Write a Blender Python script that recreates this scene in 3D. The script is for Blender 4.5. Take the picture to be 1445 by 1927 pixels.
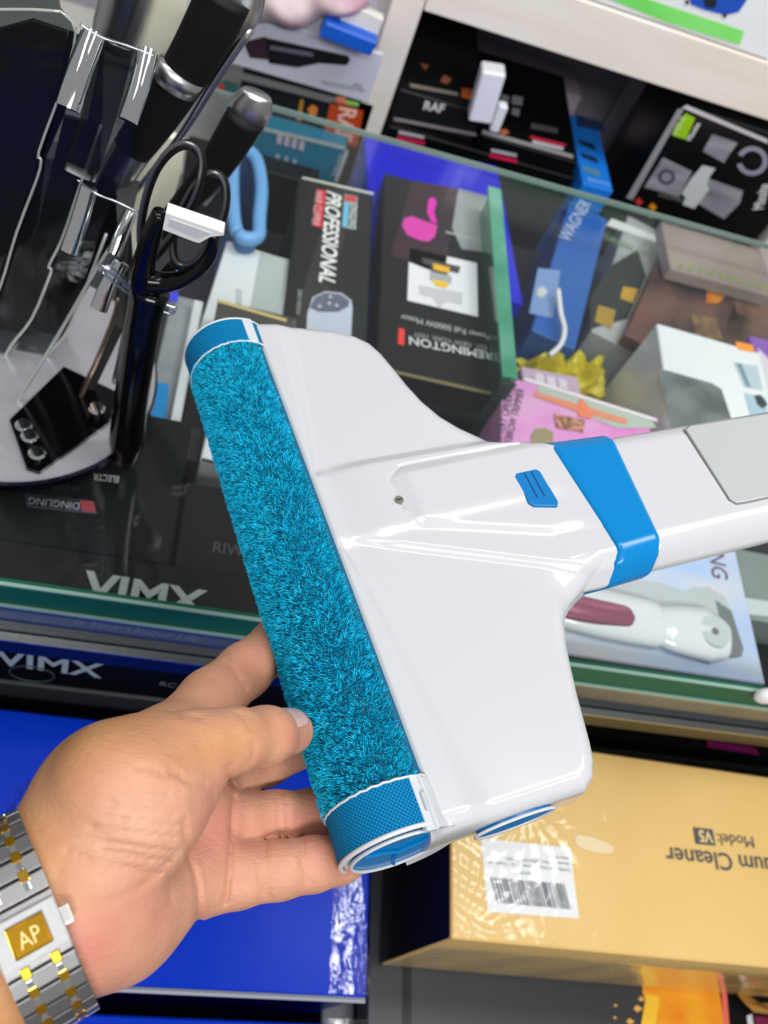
import bpy, bmesh, math, random
import numpy as np
from mathutils import Vector, Matrix
for o in list(bpy.data.objects): bpy.data.objects.remove(o, do_unlink=True)
SC = bpy.context.scene
COL = SC.collection
random.seed(7); rng = np.random.default_rng(7)

# ------------------------------------------------------------------ camera
RW = np.array([[0.95629292, -0.16882397, -0.23875157],
               [0.0136628, 0.84140059, -0.54023919],
               [0.29209104, 0.5133649, 0.80693203]])
CAM = np.array([0.0, 0.0, 1.5]); FPX = 1692.1
cd = bpy.data.cameras.new('camera'); cam = bpy.data.objects.new('camera', cd); COL.objects.link(cam)
cam.matrix_world = Matrix.Translation(Vector(CAM)) @ Matrix(RW.tolist()).to_4x4()
cd.sensor_fit = 'VERTICAL'; cd.sensor_height = 36.0; cd.lens = FPX / 1927 * 36
cd.clip_start = 0.02; cd.clip_end = 30
cd.dof.use_dof = True; cd.dof.focus_distance = 0.37; cd.dof.aperture_fstop = 12.0
SC.camera = cam
# ------------------------------------------------------------------ light
w = bpy.data.worlds.new('world'); SC.world = w; w.use_nodes = True
bg = w.node_tree.nodes['Background']; bg.inputs[0].default_value = (0.89, 0.89, 0.90, 1); bg.inputs[1].default_value = 0.34
def area(name, loc, sx, sy, e, col=(0.985, 0.985, 1.0), target=(0.2, 0.5, 0.9)):
    l = bpy.data.lights.new(name, 'AREA'); l.shape = 'RECTANGLE'; l.size = sx; l.size_y = sy; l.energy = e; l.color = col
    o = bpy.data.objects.new(name, l); COL.objects.link(o); o.location = loc
    o.rotation_euler = (Vector(target) - Vector(loc)).to_track_quat('-Z', 'Y').to_euler(); return o
area('ceiling_or_fill_light', (-0.6, 0.1, 2.9), 1.2, 0.3, 6)
area('ceiling_or_fill_light', (0.9, 0.3, 2.9), 1.2, 0.3, 6)
area('ceiling_or_fill_light', (0.3, -1.3, 2.6), 1.5, 0.4, 32, target=(0.35, 1.0, 0.9))  # fill: placed and aimed at the shelf to brighten its upright faces
area('ceiling_or_fill_light', (0.45, 0.45, 2.5), 1.2, 0.3, 13, target=(0.45, 1.1, 0.8))  # extra fill added close to the shelf to lift its front boards
vs = SC.view_settings; vs.view_transform = 'Standard'; vs.look = 'None'; vs.gamma = 1.0; vs.exposure = 0.0
vs.use_curve_mapping = False

# ------------------------------------------------------------------ unprojection
def ray(p):
    return RW @ np.array([(p[0] - 722.5) / FPX, -(p[1] - 963.5) / FPX, -1.0])
def att(px, py, t): return CAM + ray((px, py)) * t
def onplane(p, pt, n):
    if len(p) == 3: return np.array(p, float)
    r = ray(p); s = ((np.array(pt) - CAM) @ np.array(n)) / (r @ np.array(n)); return CAM + r * s
def atz(px, py, z): return onplane((px, py), (0, 0, z), (0, 0, 1.))
def aty(px, py, y): return onplane((px, py), (0, y, 0), (0, 1., 0))
def unit(v): v = np.array(v, float); return v / np.linalg.norm(v)

# ------------------------------------------------------------------ materials
def lin(c):
    return tuple(((v / 255) / 12.92 if v / 255 <= 0.04045 else ((v / 255 + 0.055) / 1.055) ** 2.4) for v in c)
MATS = {}
def pbr(name, rgb, rough=0.5, metal=0.0, bump=None, var=None, spec=0.5, coat=0.0, sss=0.0, emit=None):
    if name in MATS: return MATS[name]
    m = bpy.data.materials.new(name); m.use_nodes = True; nt = m.node_tree; b = nt.nodes['Principled BSDF']
    col = lin(rgb) + (1,)
    b.inputs['Base Color'].default_value = col; b.inputs['Roughness'].default_value = rough
    b.inputs['Metallic'].default_value = metal; b.inputs['Specular IOR Level'].default_value = spec
    b.inputs['Coat Weight'].default_value = coat; b.inputs['Coat Roughness'].default_value = 0.05
    if sss: b.inputs['Subsurface Weight'].default_value = sss; b.inputs['Subsurface Scale'].default_value = 0.01
    if emit: b.inputs['Emission Color'].default_value = lin(emit[0]) + (1,); b.inputs['Emission Strength'].default_value = emit[1]
    if var or bump:
        tc = nt.nodes.new('ShaderNodeTexCoord')
    if var:   # (scale, rgb2, amount, (stretch))
        n = nt.nodes.new('ShaderNodeTexNoise'); n.inputs['Scale'].default_value = var[0]; n.inputs['Detail'].default_value = 5
        mp = nt.nodes.new('ShaderNodeMapping'); mp.inputs['Scale'].default_value = var[3] if len(var) > 3 else (1, 1, 1)
        nt.links.new(tc.outputs['Object'], mp.inputs[0]); nt.links.new(mp.outputs[0], n.inputs[0])
        r = nt.nodes.new('ShaderNodeValToRGB'); r.color_ramp.elements[0].position = 0.5 - var[2]; r.color_ramp.elements[1].position = 0.5 + var[2]
        r.color_ramp.elements[0].color = col; r.color_ramp.elements[1].color = lin(var[1]) + (1,)
        nt.links.new(n.outputs[0], r.inputs[0]); nt.links.new(r.outputs[0], b.inputs['Base Color'])
    if bump:  # (scale, strength, distance, stretch)
        n = nt.nodes.new('ShaderNodeTexNoise'); n.inputs['Scale'].default_value = bump[0]; n.inputs['Detail'].default_value = 4
        mp = nt.nodes.new('ShaderNodeMapping'); mp.inputs['Scale'].default_value = bump[3] if len(bump) > 3 else (1, 1, 1)
        nt.links.new(tc.outputs['Object'], mp.inputs[0]); nt.links.new(mp.outputs[0], n.inputs[0])
        bp = nt.nodes.new('ShaderNodeBump'); bp.inputs['Strength'].default_value = bump[1]; bp.inputs['Distance'].default_value = bump[2]
        nt.links.new(n.outputs[0], bp.inputs['Height']); nt.links.new(bp.outputs[0], b.inputs['Normal'])
    MATS[name] = m; return m
def clear(name, tint=(235, 245, 242), ior=1.45, rough=0.02, bump=None, base=0.0, haze=0.0, hazecol=(200, 210, 210)):
    if name in MATS: return MATS[name]
    m = bpy.data.materials.new(name); m.use_nodes = True; nt = m.node_tree; nt.nodes.clear()
    out = nt.nodes.new('ShaderNodeOutputMaterial'); mx = nt.nodes.new('ShaderNodeMixShader'); tr = nt.nodes.new('ShaderNodeBsdfTransparent')
    gl = nt.nodes.new('ShaderNodeBsdfGlossy'); fr = nt.nodes.new('ShaderNodeLayerWeight'); pw = nt.nodes.new('ShaderNodeMath'); pw.operation = 'POWER'; pw.inputs[1].default_value = 5
    tr.inputs[0].default_value = lin(tint) + (1,); gl.inputs['Roughness'].default_value = rough; gl.inputs[0].default_value = (1, 1, 1, 1)
    f0 = ((ior - 1) / (ior + 1)) ** 2
    ad = nt.nodes.new('ShaderNodeMath'); ad.operation = 'ADD'; ad.operation = 'MULTIPLY_ADD'; ad.inputs[1].default_value = 1 - f0; ad.inputs[2].default_value = f0 + base; ad.use_clamp = True
    nt.links.new(fr.outputs['Facing'], pw.inputs[0]); nt.links.new(pw.outputs[0], ad.inputs[0]); nt.links.new(ad.outputs[0], mx.inputs[0])
    src = tr
    if haze:
        df = nt.nodes.new('ShaderNodeBsdfDiffuse'); df.inputs[0].default_value = lin(hazecol) + (1,)
        m2 = nt.nodes.new('ShaderNodeMixShader'); m2.inputs[0].default_value = haze
        nt.links.new(tr.outputs[0], m2.inputs[1]); nt.links.new(df.outputs[0], m2.inputs[2]); src = m2
    nt.links.new(src.outputs[0], mx.inputs[1]); nt.links.new(gl.outputs[0], mx.inputs[2]); nt.links.new(mx.outputs[0], out.inputs[0])
    if bump:
        tc = nt.nodes.new('ShaderNodeTexCoord'); mp = nt.nodes.new('ShaderNodeMapping'); mp.inputs['Scale'].default_value = bump[3] if len(bump) > 3 else (1, 1, 1)
        n = nt.nodes.new('ShaderNodeTexNoise'); n.inputs['Scale'].default_value = bump[0]; n.inputs['Detail'].default_value = 5
        n.inputs['Distortion'].default_value = 1.0
        bp = nt.nodes.new('ShaderNodeBump'); bp.inputs['Strength'].default_value = bump[1]; bp.inputs['Distance'].default_value = bump[2]
        nt.links.new(tc.outputs['Object'], mp.inputs[0]); nt.links.new(mp.outputs[0], n.inputs[0]); nt.links.new(n.outputs[0], bp.inputs['Height'])
        nt.links.new(bp.outputs[0], gl.inputs['Normal']); nt.links.new(bp.outputs[0], fr.inputs['Normal'])
    MATS[name] = m; return m
def C(rgb, rough=0.45):   # plain printed ink / plastic colour
    return pbr('ink_%d_%d_%d' % tuple(rgb), rgb, rough)

# ------------------------------------------------------------------ objects
def tag(o, label, cat, group=None, kind=None):
    if label: o['label'] = label
    if cat: o['category'] = cat
    if group: o['group'] = group
    if kind: o['kind'] = kind
    return o
PIV = {}
def mesh(name, V, F, mats, parent=None, smooth=False, mi=None, pivot=None):
    """V in world coordinates; the object's origin goes to pivot (or its parent's origin)."""
    V = np.array(V, float)
    if parent is not None: pv = np.array(PIV[parent.name])
    else: pv = np.array(pivot) if pivot is not None else np.array([V[:, 0].mean(), V[:, 1].mean(), V[:, 2].min()])
    me = bpy.data.meshes.new(name); me.from_pydata((V - pv).tolist(), [], [tuple(int(i) for i in f) for f in F]); 
    for m in (mats if isinstance(mats, (list, tuple)) else [mats]): me.materials.append(m)
    if mi is not None: me.polygons.foreach_set('material_index', mi)
    if smooth: me.polygons.foreach_set('use_smooth', [True] * len(me.polygons))
    me.update()
    o = bpy.data.objects.new(name, me); COL.objects.link(o)
    if parent is not None: o.parent = parent; PIV[o.name] = Vector(pv)
    else: o.location = pv; PIV[o.name] = Vector(pv)
    return o
def empty(name, loc, label, cat, group=None):
    o = bpy.data.objects.new(name, None); COL.objects.link(o); o.location = loc; o.empty_display_size = 0.01
    PIV[o.name] = Vector(loc); return tag(o, label, cat, group)
def fixn(o):
    bm = bmesh.new(); bm.from_mesh(o.data); bmesh.ops.recalc_face_normals(bm, faces=bm.faces); bm.to_mesh(o.data); bm.free(); return o
def boxgeo(c, ax, ay, az, bev=0.0, seg=1):
    """box centred at c with half-axis vectors, bevelled"""
    bm = bmesh.new(); vs_ = []
    c, ax, ay, az = [np.array(q, float) for q in (c, ax, ay, az)]
    for sx in (-1, 1):
        for sy in (-1, 1):
            for sz in (-1, 1): vs_.append(bm.verts.new(c + ax * sx + ay * sy + az * sz))
    for f in ((0, 1, 3, 2), (4, 6, 7, 5), (0, 4, 5, 1), (2, 3, 7, 6), (0, 2, 6, 4), (1, 5, 7, 3)): bm.faces.new([vs_[i] for i in f])
    bmesh.ops.recalc_face_normals(bm, faces=bm.faces)
    if bev: bmesh.ops.bevel(bm, geom=list(bm.edges), offset=bev, segments=seg, affect='EDGES', profile=0.7)
    bm.verts.ensure_lookup_table(); bm.verts.index_update()
    V = [tuple(v.co) for v in bm.verts]; F = [[v.index for v in f.verts] for f in bm.faces]; bm.free(); return V, F
def merge(parts):
    V, F = [], []
    for v, f in parts:
        o = len(V); V += list(map(tuple, v)); F += [[i + o for i in q] for q in f]
    return V, F
def tube(path, rad, n=12, caps=True, squash=None):
    """tube along world points; rad scalar or list; squash=(dir, factor) flattens"""
    P = [np.array(p, float) for p in path]; rad = [rad] * len(P) if np.isscalar(rad) else rad
    V, F = [], []; up = None
    for i, p in enumerate(P):
        t = unit(P[min(i + 1, len(P) - 1)] - P[max(i - 1, 0)])
        if up is None:
            up = unit(np.cross(t, [0.3, 0.5, 0.81])) if squash is None else unit(np.array(squash[0]) - t * (np.array(squash[0]) @ t))
        up = unit(up - t * (up @ t)); s = np.cross(t, up)
        for k in range(n):
            a = 2 * math.pi * k / n; f = squash[1] if squash else 1
            V.append(p + rad[i] * (up * math.cos(a) * f + s * math.sin(a)))
    for i in range(len(P) - 1):
        for k in range(n):
            F.append([i * n + k, i * n + (k + 1) % n, (i + 1) * n + (k + 1) % n, (i + 1) * n + k])
    if caps: F.append(list(range(n))[::-1]); F.append([(len(P) - 1) * n + k for k in range(n)])
    return V, F
def spline(pts, m=8, closed=False):
    P = [np.array(p, float) for p in pts]; N = len(P); out = []
    rngi = range(N) if closed else range(N - 1)
    for i in rngi:
        if closed: a, b, c, d = P[i - 1], P[i], P[(i + 1) % N], P[(i + 2) % N]
        else: a, b, c, d = P[max(i - 1, 0)], P[i], P[i + 1], P[min(i + 2, N - 1)]
        for k in range(m):
            t = k / m; out.append(0.5 * ((2 * b) + (-a + c) * t + (2 * a - 5 * b + 4 * c - d) * t * t + (-a + 3 * b - 3 * c + d) * t ** 3))
    if not closed: out.append(P[-1])
    return out
UPZ = (0, 0, 1.); FRONT = (0, -1., 0)
def carton(name, label, cat, A, B, D, pt, n, depth, mat, parent=None, bev=0.0012, group=None, mats=None):
    """a carton whose visible face lies on plane (pt, n); A, B, D are pixels of three of its corners"""
    n = unit(n); a, b, d = [onplane(q, pt, n) for q in (A, B, D)]
    u = b - a; wd = np.linalg.norm(u); u /= wd; v = np.cross(n, u); hv = (d - a) @ v
    c = a + u * wd / 2 + v * hv / 2 - n * depth / 2
    V, F = boxgeo(c, u * wd / 2, v * hv / 2, n * depth / 2, bev)
    base = np.array([c[0], c[1], min(q[2] for q in V)])
    o = mesh(name, V, F, mat, parent, pivot=base)
    if parent is None: tag(o, label, cat, group)
    o_frame[o.name] = (a, u, v, wd, hv, n, depth, c)
    return o
o_frame = {}
def inside2(name, label, A, D, width, z, mat, base):
    a, d = atz(*A, z), atz(*D, z); v = unit(d - a); u = np.array([v[1], -v[0], 0])
    return carton(name, label, 'box', a, a + u * width, d, (0, 0, z), UPZ, z - base - .001, mat)
def decal(parent, pts, pt, n, mat, name='printed_panel', lift=0.0006, px=True):
    """flat print on a face: polygon of pixels put on plane"""
    n = unit(n); P = [onplane(q, pt, n) if px else np.array(q) for q in pts]; P = [q + n * lift for q in P]
    nn = np.cross(P[1] - P[0], P[2] - P[1])
    if nn @ n < 0: P = P[::-1]
    return mesh(name, P, [list(range(len(P)))], mat, parent)
def text(parent, s, p0, p1, pt, n, mat, ys=1.0, lift=0.0009, bold=0.0, shear=0.0, name='lettering', world=False, ext=0.0, maxh=None):
    n = unit(n)
    a, b = (np.array(p0), np.array(p1)) if world else (onplane(p0, pt, n), onplane(p1, pt, n))
    cu = bpy.data.curves.new('t', 'FONT'); cu.body = s; cu.size = 1.0; cu.shear = shear; cu.offset = bold; cu.extrude = ext; cu.resolution_u = 3
    ob = bpy.data.objects.new('t', cu); COL.objects.link(ob)
    me = bpy.data.meshes.new_from_object(ob); bpy.data.objects.remove(ob)
    co = np.array([v.co[:] for v in me.vertices])
    if len(co) == 0: return None
    co[:, 0] -= co[:, 0].min(); wd = co[:, 0].max(); L = np.linalg.norm(b - a); k = L / wd; ky = k * ys
    if maxh: ky = min(ky, maxh)
    u = (b - a) / L; v = np.cross(n, u)
    W = a + np.outer(co[:, 0] * k, u) + np.outer(co[:, 1] * ky, v) + np.outer(co[:, 2] * k + lift, n)
    F = [list(p.vertices) for p in me.polygons]; bpy.data.meshes.remove(me)
    return mesh(name, W, F, mat, parent)
# ------------------------------------------------------------------ setting
DECK, GT = 0.76, 0.95
floorm = pbr('floor_tile', (120, 118, 112), 0.4, var=(3, (95, 93, 90), 0.3))
o = mesh('floor', *boxgeo((0.3, 0.4, -0.02), (2.2, 0, 0), (0, 2.0, 0), (0, 0, 0.02)), floorm); tag(o, None, None, kind='structure')
o = mesh('wall_back', *boxgeo((0.3, 1.46, 1.0), (2.2, 0, 0), (0, 0.02, 0), (0, 0, 1.0)), pbr('wall_paint', (150, 152, 155), 0.7)); tag(o, None, None, kind='structure')
# shelving
wood = pbr('shelf_board', (240, 234, 224), 0.45, var=(8, (228, 218, 204), 0.35, (1, 1, 6)))
sh = empty('wall_shelf', (0.4, 1.2, 0.0), 'cream painted wooden shelving behind the glass counter', 'shelf')
mesh('upright_post', *boxgeo((0.166, 1.2, 0.95), (0.0175, 0, 0), (0, 0.2, 0), (0, 0, 0.95), 0.001), wood, sh)
mesh('upright_post', *boxgeo((1.05, 1.2, 0.95), (0.0175, 0, 0), (0, 0.2, 0), (0, 0, 0.95), 0.001), wood, sh)
mesh('shelf_board', *boxgeo((0.616, 1.2, 1.028), (0.431, 0, 0), (0, 0.2, 0), (0, 0, 0.031), 0.001), wood, sh)
mesh('shelf_board', *boxgeo((0.25, 1.2, 0.69), (0.82, 0, 0), (0, 0.2, 0), (0, 0, 0.015), 0.001), pbr('shelf_grey', (205, 203, 195), 0.5), sh)
mesh('back_panel', *boxgeo((0.25, 1.31, 0.95), (0.85, 0, 0), (0, 0.008, 0), (0, 0, 0.95)), pbr('panel_dark', (150, 150, 158), 0.7, var=(3, (166, 160, 168), 0.3)), sh)
# counter
ct = empty('display_counter', (0.45, 0.54, 0.0), 'glass topped shop display counter with a green glass edge', 'counter')
X0, X1 = -0.75, 1.35; XC, XH = (X0 + X1) / 2, (X1 - X0) / 2
glassm = clear('counter_glass', (254, 255, 254), 1.45, 0.01, base=-.02, haze=0.006, hazecol=(170, 190, 190))
greenm = pbr('green_glass_edge', (10, 84, 60), 0.5, var=(12, (26, 110, 80), 0.3, (.2, 1, 1)), spec=.2)
palegreen = pbr('pale_glass_edge', (150, 185, 172), 0.15, coat=0.5)
mesh('cabinet_base', *boxgeo((XC, 0.545, DECK / 2), (XH, 0, 0), (0, 0.275, 0), (0, 0, DECK / 2), 0.002), pbr('counter_base', (40, 42, 46), 0.5), ct)
mesh('back_ledge', *boxgeo((0.755, 0.89, DECK / 2), (0.593, 0, 0), (0, 0.068, 0), (0, 0, DECK / 2), 0.002), pbr('counter_base', (40, 42, 46), 0.5), ct)
mesh('top_pane', *boxgeo((XC, 0.545, GT - 0.003), (XH, 0, 0), (0, 0.280, 0), (0, 0, 0.003)), glassm, ct)
mesh('back_edge', *boxgeo((XC, 0.827, GT - 0.0025), (XH, 0, 0), (0, 0.0012, 0), (0, 0, 0.0028)), pbr('far_edge', (120, 142, 134), .2), ct)
mesh('green_edge', *boxgeo((XC, 0.262, 0.9455), (XH, 0, 0), (0, 0.003, 0), (0, 0, 0.0125), 0.0004), greenm, ct)
mesh('edge_strip', *boxgeo((XC, 0.2605, 0.9585), (XH, 0, 0), (0, 0.0012, 0), (0, 0, 0.0008)), palegreen, ct)
mesh('edge_strip', *boxgeo((XC, 0.2585, 0.932), (XH, 0, 0), (0, 0.0012, 0), (0, 0, 0.0009)), palegreen, ct)
mesh('front_pane', *boxgeo((XC, 0.262, 0.909), (XH, 0, 0), (0, 0.002, 0), (0, 0, 0.0215)), clear('front_glass', (240, 248, 248), 1.5, 0.02, base=0.0, haze=0.04, hazecol=(150, 165, 190)), ct)
mesh('metal_rail', *boxgeo((XC, 0.262, 0.871), (XH, 0, 0), (0, 0.005, 0), (0, 0, 0.0155), 0.001), pbr('rail_metal', (58, 62, 60), 0.18, 1.0, bump=(60, 0.2, 0.001, (1, 8, 8))), ct)
mesh('rail_lip', *boxgeo((XC, 0.256, 0.8865), (XH, 0, 0), (0, 0.003, 0), (0, 0, 0.001)), pbr('lip_metal', (190, 190, 185), 0.25, 1.0), ct)
# divider pane inside the right half of the case
mesh('divider_pane', *boxgeo((0.281, 0.672, 0.855), (0.002, 0, 0), (0, 0.132, 0), (0, 0, 0.088)), clear('divider_glass', (190, 225, 212), 1.5, 0.02, haze=0.25, hazecol=(60, 120, 100)), ct)
mesh('divider_edge', *boxgeo((0.281, 0.672, 0.941), (0.0075, 0, 0), (0, 0.132, 0), (0, 0, 0.0022), 0.0004), pbr('divider_green', (40, 135, 100), 0.2, var=(20, (110, 175, 150), 0.25)), ct)
mesh('divider_edge', *boxgeo((0.281, 0.539, 0.85), (0.0075, 0, 0), (0, 0.0018, 0), (0, 0, 0.088), 0.0004), pbr('divider_dark', (12, 60, 45), 0.2), ct)
s_ = aty(1441, 1310, 0.255)
bm = bmesh.new(); bmesh.ops.create_icosphere(bm, subdivisions=3, radius=0.009); V = [tuple(np.array(v.co) * (1, .6, 1) + s_) for v in bm.verts]; F = [[v.index for v in f.verts] for f in bm.faces]; bm.free()
mesh('white_bead', V, F, pbr('white_plastic', (240, 240, 235), 0.3), ct, smooth=True)  # small white bead at the front glass corner

black = pbr('black_card', (9, 10, 11), 0.4, spec=.2); blk2 = pbr('dark_card', (26, 27, 29), 0.4, spec=.25)
white = C((232, 234, 236)); whitebox = pbr('white_card', (226, 232, 234), 0.35, coat=0.2)
# ---- cartons inside the case
def inside(name, label, A, B, D, z, mat, base=DECK, cat='box', **k):
    return carton(name, label, cat, A, B, D, (0, 0, z), UPZ, z - base - 0.001, mat, **k)
ZA = 0.926
xa, xb = -0.55, 0.165
lav = inside('shaver_carton', 'long black carton lying along the front glass, slate blue front edge with script lettering', (xa, 0.270, ZA), (xb, 0.270, ZA), (xa, 0.309, ZA), ZA, black, base=0.865)
decal(lav, [(xa + .002, 0.2695, 0.925), (xb - .002, 0.2695, 0.925), (xb - .002, 0.2695, 0.868), (xa + .002, 0.2695, 0.868)], (0, .2695, 0), FRONT, pbr('slate_print', (62, 70, 100), 0.6, var=(6, (42, 50, 76), 0.3), spec=.2), 'printed_panel')
text(lav, 'Is Your Unique Life', (138, 1172), (372, 1206), (0, .2692, 0), FRONT, C((120, 128, 160)), ys=1.3, shear=0.4)
text(lav, 'VIMX', (150, 1122), (385, 1160), (0, 0, ZA), UPZ, C((175, 185, 185)), ys=0.8, bold=0.03)
vb = inside('shaver_carton', 'black carton low behind the front glass, silver capital lettering on its front', (xa, 0.272, 0.864), (xb + .02, 0.272, 0.864), (xa, 0.309, 0.864), 0.864, pbr('flat_black', (6, 6, 7), .6, spec=.1))
text(vb, 'VIMX', (-8, 1247), (192, 1274), (0, .271, 0), FRONT, C((150, 165, 165)), ys=1.25, bold=0.02)
text(vb, 'RC-89', (300, 1288), (362, 1297), (0, .271, 0), FRONT, C((95, 110, 110)), ys=1.3)
ring = [aty(60 + 42 * math.cos(t), 1268 + 14 * math.sin(t) + 5 * math.cos(t), .270) for t in np.linspace(0, 2 * math.pi, 33)]
mesh('round_emblem', *tube(ring, 0.0007, 5), C((50, 66, 64)), vb)
rb_ = inside('carton_or_reflection', 'added olive and brown card imitating a reflection in the front glass, under the hair tool pack', (0.17, 0.268, ZA), (0.75, 0.268, ZA), (0.17, 0.2715, ZA), ZA, pbr('camo_reflection', (120, 112, 88), 0.35, var=(22, (72, 62, 60), 0.12)), base=0.865)  # camo reflection in the front glass, put into this added card's colour
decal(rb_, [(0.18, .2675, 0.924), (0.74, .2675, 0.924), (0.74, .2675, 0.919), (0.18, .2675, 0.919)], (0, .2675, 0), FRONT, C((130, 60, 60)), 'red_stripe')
db = inside('carton_or_reflection', 'black carton low behind the rail with one magenta patch', (0.20, 0.274, 0.864), (0.75, 0.274, 0.864), (0.20, 0.40, 0.864), 0.864, black)
decal(db, [aty(1330, 1392, .273), aty(1420, 1405, .273), aty(1430, 1420, .273), aty(1330, 1405, .273)], (0, .273, 0), FRONT, C((110, 10, 80)), 'magenta_patch')
cb = inside('clipper_carton', 'black clipper carton under the knife stand with a bordered maker badge', (-0.24, .311, .92), (0.013, .311, .92), (-0.24, .44, .92), 0.920, black)
decal(cb, [(48, 930), (176, 944), (182, 968), (50, 955)], (0, 0, .92), UPZ, C((70, 74, 86)), 'badge_border')
decal(cb, [(50, 932), (150, 943), (153, 963), (52, 953)], (0, 0, .92), UPZ, C((16, 18, 40)), 'badge_panel', lift=0.0009)
decal(cb, [(150, 942), (176, 945), (180, 966), (154, 963)], (0, 0, .92), UPZ, C((160, 60, 72)), 'badge_panel', lift=0.0009)
text(cb, 'DINGLING', (150, 948), (55, 937), (0, 0, .92), UPZ, C((170, 172, 180)), ys=1.15, lift=0.0013)
text(cb, 'RF-D78', (150, 916), (100, 911), (0, 0, .92), UPZ, C((60, 62, 66)), ys=1.1)
text(cb, 'ELECTR', (224, 898), (176, 892), (0, 0, .92), UPZ, C((200, 200, 200)), ys=1.5, bold=0.02)
rw = inside('radio_carton', 'plain black carton beside the brush roller with faint grey lettering', (0.016, .311, .918), (0.20, .311, .918), (0.016, .386, .918), 0.918, black)
text(rw, 'RIWA', (400, 1040), (478, 1053), (0, 0, .918), UPZ, C((62, 64, 66)), ys=1.1)
wt = inside('white_carton', 'small white carton just left of the brush roller with a dark lower edge', (376, 868), (470, 890), (398, 775), 0.90, whitebox)
decal(wt, [(380, 862), (446, 878), (445, 886), (378, 869)], (0, 0, .90), UPZ, C((40, 50, 50)), 'lower_edge')
dk = inside('dark_carton', 'dark plum carton between the scissors peeler and the roller', (330, 860), (372, 868), (352, 690), 0.865, pbr('plum', (40, 36, 42), 0.4, var=(20, (72, 62, 70), 0.2)))
e1 = inside('white_carton', 'large white carton with ruled lines under the gold edged box', (352, 690), (500, 732), (428, 452), 0.885, whitebox)
decal(e1, [(490, 475), (545, 490), (522, 600), (470, 585)], (0, 0, .885), UPZ, C((180, 190, 186)), 'grey_panel')
for k in range(5): decal(e1, [(443, 545 + k * 6), (455, 548 + k * 6), (455, 550 + k * 6), (443, 547 + k * 6)], (0, 0, .885), UPZ, C((150, 160, 165)), 'ruled_line')
e2 = inside('gold_edged_carton', 'dark grey carton with a gold line along its far edge, above the roller top', (378, 735), (540, 770), (409, 562), 0.917, pbr('smoke_card', (52, 54, 50), 0.3, var=(9, (88, 86, 80), 0.2, (1, 4, 1))), base=0.886)
decal(e2, [(409, 563), (540, 601), (538, 607), (408, 569)], (0, 0, .917), UPZ, C((205, 190, 130)), 'gold_line')
bl = inside('clear_pack', 'clear blister pack of white items beside the peeler with a cyan card end', (270, 790), (318, 800), (292, 545), 0.88, pbr('blister_white', (165, 172, 174), 0.2, var=(14, (110, 116, 116), 0.2), coat=1.0, bump=(25, 0.5, 0.01)))
decal(bl, [(288, 718), (318, 724), (312, 790), (284, 788)], (0, 0, .88), UPZ, C((0, 150, 225)), 'cyan_card')
decal(bl, [(314, 505), (352, 512), (350, 528), (310, 520)], (0, 0, .88), UPZ, C((30, 160, 220)), 'cyan_card')
decal(bl, [(313, 545), (336, 550), (334, 570), (312, 566)], (0, 0, .88), UPZ, C((60, 70, 230)), 'blue_patch')
strip = inside('white_strip_carton', 'slim white upright carton edge left of the large white carton', (318, 800), (338, 804), (356, 560), 0.893, whitebox)
# professional clipper
pf = inside('clipper_carton', 'black hair clipper carton, large white slanting lettering down its face', (531, 622), (690, 658), (569, 333), 0.895, pbr('clipper_card', (40, 42, 40), 0.4, var=(6, (18, 20, 21), 0.2), spec=.3))
Z = (0, 0, .895)
decal(pf, [(569, 333), (703, 363), (702, 368), (568, 337)], Z, UPZ, C((190, 195, 180)), 'pale_edge')
decal(pf, [(597, 357), (614, 360), (606, 430), (589, 426)], Z, UPZ, C((200, 45, 60)), 'red_tag')
text(pf, 'HAIR CLIPPER', (594, 360), (586, 424), Z, UPZ, C((235, 190, 190)), ys=1.3, lift=.0012)
decal(pf, [(648, 366), (673, 371), (668, 433), (643, 428)], Z, UPZ, C((150, 165, 165)), 'badge_border')
decal(pf, [(649, 368), (671, 372), (670, 383), (648, 379)], Z, UPZ, C((200, 50, 60)), 'badge_panel', lift=.0009)
decal(pf, [(648, 381), (656, 383), (652, 429), (644, 427)], Z, UPZ, C((90, 190, 225)), 'badge_panel', lift=.0009)
decal(pf, [(657, 384), (670, 386), (666, 430), (654, 428)], Z, UPZ, C((70, 84, 84)), 'badge_panel', lift=.0009)
text(pf, 'DINGLING', (659, 384), (656, 430), Z, UPZ, C((230, 235, 235)), ys=1.3, lift=.0012)
text(pf, 'PROFESSIONAL', (615, 360), (600, 532), Z, UPZ, C((235, 238, 235)), ys=1.12, bold=0.02, shear=0.22, lift=.0012)
text(pf, 'ZERO NECKA', (561, 545), (557, 592), Z, UPZ, C((180, 185, 185)), ys=1.0)
cyl = [(578, 590), (588, 560), (612, 549), (642, 552), (661, 566), (663, 580), (660, 640), (576, 630)]
decal(pf, cyl, Z, UPZ, C((190, 200, 215)), 'printed_clipper')
decal(pf, [(582, 580), (592, 561), (612, 552), (640, 555), (657, 567), (655, 578), (635, 588), (600, 588)], Z, UPZ, C((96, 102, 122)), 'printed_clipper_top', lift=.001)
for q in ((601, 578), (619, 572), (621, 560), (633, 576)): decal(pf, [(q[0] - 4, q[1] + 2), (q[0] + 4, q[1] + 3), (q[0], q[1] - 4)], Z, UPZ, C((210, 205, 205)), 'printed_key', lift=.0014)
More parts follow.
